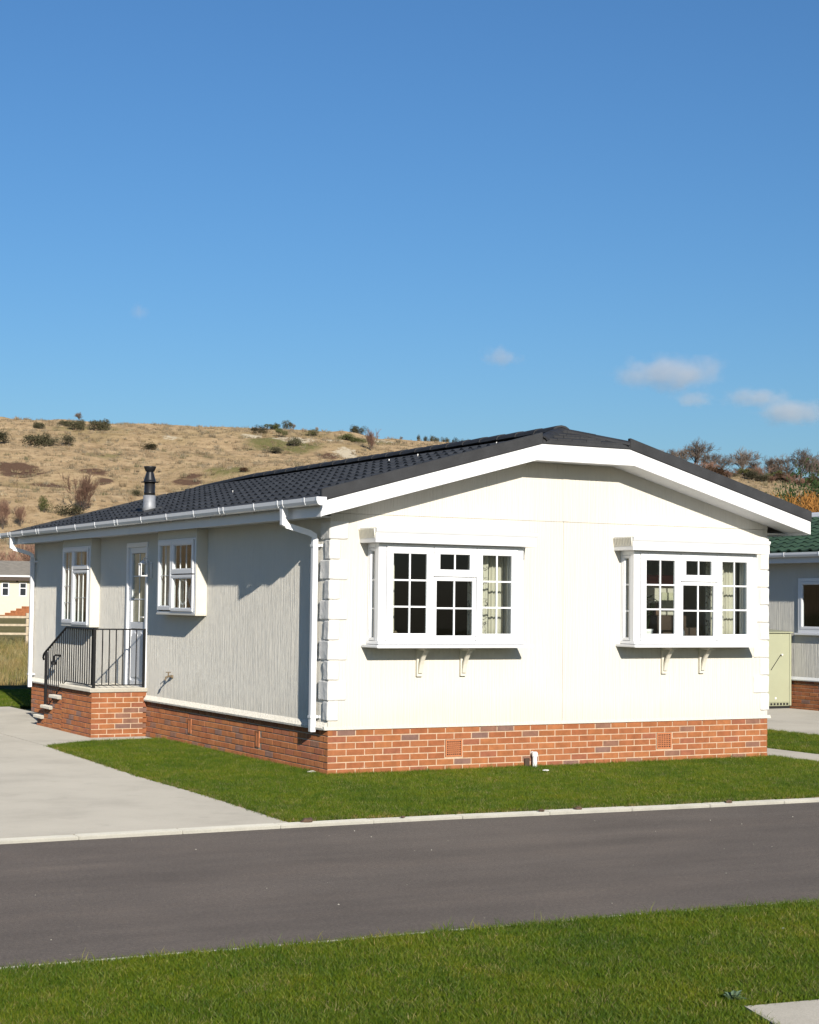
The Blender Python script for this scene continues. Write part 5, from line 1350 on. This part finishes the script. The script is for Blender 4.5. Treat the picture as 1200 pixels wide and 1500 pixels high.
plant('bush', SCRUB, *xy_to_uv(.55, 19.6), .9, .8, 'small dark bush in the field behind the rear corner of the home', 'bush', None)

# ------------------------------------------------------------------ small things on the ground
def clod(x, y, z, s, label, mat='soil', name='soil_clod', cat='soil', group=None, flat=.55):
    bm = bmesh.new(); bmesh.ops.create_icosphere(bm, subdivisions=2, radius=1)
    for v in bm.verts:
        n = noise.noise(v.co*2.2+Vector((x*7, y*5, 0))); v.co *= 1+n*.5; v.co = Vector((v.co.x*s, v.co.y*s*.8, max(-.2*s, v.co.z*s*flat)))
    me = bpy.data.meshes.new(name); bm.to_mesh(me); bm.free(); me.materials.append(M[mat]); o = bpy.data.objects.new(name, me); link(o, None, (x, y, z+ZO)); return tag(o, label, cat, group)
clod(-1.93, -3.62, -.44, .055, 'brown soil lump on the kerb by the drive corner', group='soil lumps on the kerb')
clod(.86, -3.80, -.44, .045, 'brown soil lump on the kerb below the white pipe', group='soil lumps on the kerb')
clod(2.6, -3.92, -.44, .04, 'brown soil lump on the kerb towards the right', group='soil lumps on the kerb')
clod(.45, -3.79, -.44, .032, 'tiny soil lump on the kerb left of the middle one', group='soil lumps on the kerb')
clod(-1.0, -3.70, -.44, .022, 'smallest soil crumb on the kerb near the drive', group='soil lumps on the kerb')
clod(2.55, -.62, -.42, .04, 'white scrap lying on the lawn below the white pipe', 'scrap', 'litter', 'litter', flat=.25)
clod(-1.45, -9.45, -.43, .016, 'white scrap in the near grass at the right', 'scrap', 'litter', 'litter', flat=.3)
wd_ = empty('weed', -2.93, -10.80, -.447, 'small blue green weed in the grass at the tip of the corner slab', 'weed')
mb = MB(); rg = random.Random(14)
for k in range(26):
    a = rg.random()*6.28; l = rg.uniform(.03, .085); h = rg.uniform(.015, .05); c = Vector((-2.93, -10.80, -.44)); e = c+Vector((math.cos(a)*l, math.sin(a)*l, h)); s = Vector((-math.sin(a), math.cos(a), 0))*.013; m_ = c.lerp(e, .6)+Vector((0, 0, .012))
    n = len(mb.v); mb.v += [tuple(c), tuple(m_-s), tuple(e), tuple(m_+s)]; mb.f.append((n, n+1, n+2, n+3))
mb.build('leaves', M['weed'], wd_)
clod(-.03, .33, -.44, .07, 'pale mortar lump at the foot of the brick base near the corner', 'kerb', 'mortar_lump', 'rubble', flat=.35)
sp_ = empty('standpipe', 2.74, -.07, GZ, 'short white waste pipe standing against the front brick base', 'pipe')
MB().lathe(2.75, -.06, [(.028, GZ-.02), (.028, -.315), (.036, -.313), (.038, -.275), (.030, -.262), (.022, -.255)], 12).build('pipe', M['scrap'], sp_, smooth=False)
MB().tube([(2.75, -.06, -.29), (2.75, -.01, -.275), (2.75, .004, -.275)], .024, 8).build('elbow', M['scrap'], sp_)
MB().box(2.63, 2.70, -.03, -.003, GZ-.02, -.335).build('dark_recess', M['darkwood'], sp_, bevel=.006)  # dark box stands in for a hole in the brick by the pipe
mb = MB(); rg = random.Random(8)
for k in range(60):
    x = rg.uniform(-6.5, 6); t = rg.random(); y = yat(NEAR, x)*(1-t)+yat(FAR, x)*t; y = min(max(y, yat(NEAR, x)+.05), yat(FAR, x)-.05); s = rg.choice([.003, .004, .004, .005, .008])
    z = -.478; n = len(mb.v); a = rg.random()*6
    pts = [(x+math.cos(a+q*2.1)*s, y+math.sin(a+q*2.1)*s, z) for q in range(3)]+[(x, y, z+s*.8)]; mb.v += pts; mb.f += [(n, n+1, n+3), (n+1, n+2, n+3), (n+2, n, n+3)]
o = mb.build('road_grit', M['kerb']); tag(o, 'loose pale grit scattered over the asphalt road', kind='stuff')

# ------------------------------------------------------------------ clouds: soft volumes far off
def cloudmat(i):
    m = bpy.data.materials.new('cloud_vapour'); m.use_nodes = True; nt = m.node_tree; nt.nodes.remove(nt.nodes['Principled BSDF'])
    pv = nd(nt, 'ShaderNodeVolumePrincipled'); pv.inputs['Color'].default_value = (.90, .89, .89, 1); pv.inputs['Anisotropy'].default_value = 0
    tc = nd(nt, 'ShaderNodeTexCoord'); ln_ = nd(nt, 'ShaderNodeVectorMath', operation='LENGTH'); nt.links.new(tc.outputs['Object'], ln_.inputs[0])
    mp = nd(nt, 'ShaderNodeMapping'); mp.inputs['Location'].default_value = (i*5.1+2.3, i*2.9+.7, i*1.7); mp.inputs['Scale'].default_value = (1.7, 1.7, .75); nt.links.new(tc.outputs['Object'], mp.inputs['Vector'])
    n = nd(nt, 'ShaderNodeTexNoise'); n.inputs['Scale'].default_value = 1.5; n.inputs['Detail'].default_value = 6; n.inputs['Roughness'].default_value = .62; nt.links.new(mp.outputs[0], n.inputs['Vector'])
    a = nd(nt, 'ShaderNodeMath', operation='MULTIPLY_ADD'); nt.links.new(ln_.outputs['Value'], a.inputs[0]); a.inputs[1].default_value = -.62; nt.links.new(n.outputs['Fac'], a.inputs[2])
    mr = nd(nt, 'ShaderNodeMapRange'); nt.links.new(a.outputs[0], mr.inputs[0]); mr.inputs[1].default_value = .10; mr.inputs[2].default_value = .34; mr.inputs[3].default_value = 0; mr.inputs[4].default_value = CLOUD_D
    nt.links.new(mr.outputs[0], pv.inputs['Density']); nt.links.new(pv.outputs[0], nt.nodes['Material Output'].inputs['Volume']); return m
CLOUD_D = .015
CLOUDS = [(1278, 2096, 362, 64, 28, 'small puffy cloud above the roof ridge'), (1484, 1960, 338, 160, 52, 'largest long cloud, highest on the right of the sky'), (1510, 1946, 301, 70, 24, 'small faint cloud under the largest one'),
          (1581, 1888, 301, 105, 28, 'flat cloud between the faint one and the right edge'), (1623, 1856, 280, 130, 38, 'lowest cloud, cut by the right edge of the photo'), (799, 2312, 415, 30, 22, 'tiny wisp of cloud alone in the left part of the sky')]
for i, (x, y, z, w, h, lb) in enumerate(CLOUDS):
    bm = bmesh.new(); bmesh.ops.create_icosphere(bm, subdivisions=3, radius=1); me = bpy.data.meshes.new('cloud'); bm.to_mesh(me); bm.free(); me.materials.append(cloudmat(i))
    o = bpy.data.objects.new('cloud', me); link(o, None, (x, y, z+ZO)); o.rotation_euler = (0, 0, -YAW); o.scale = (w*.72, w*.5, h*.80)
    tag(o, lb, 'cloud', 'small clouds low in the sky')
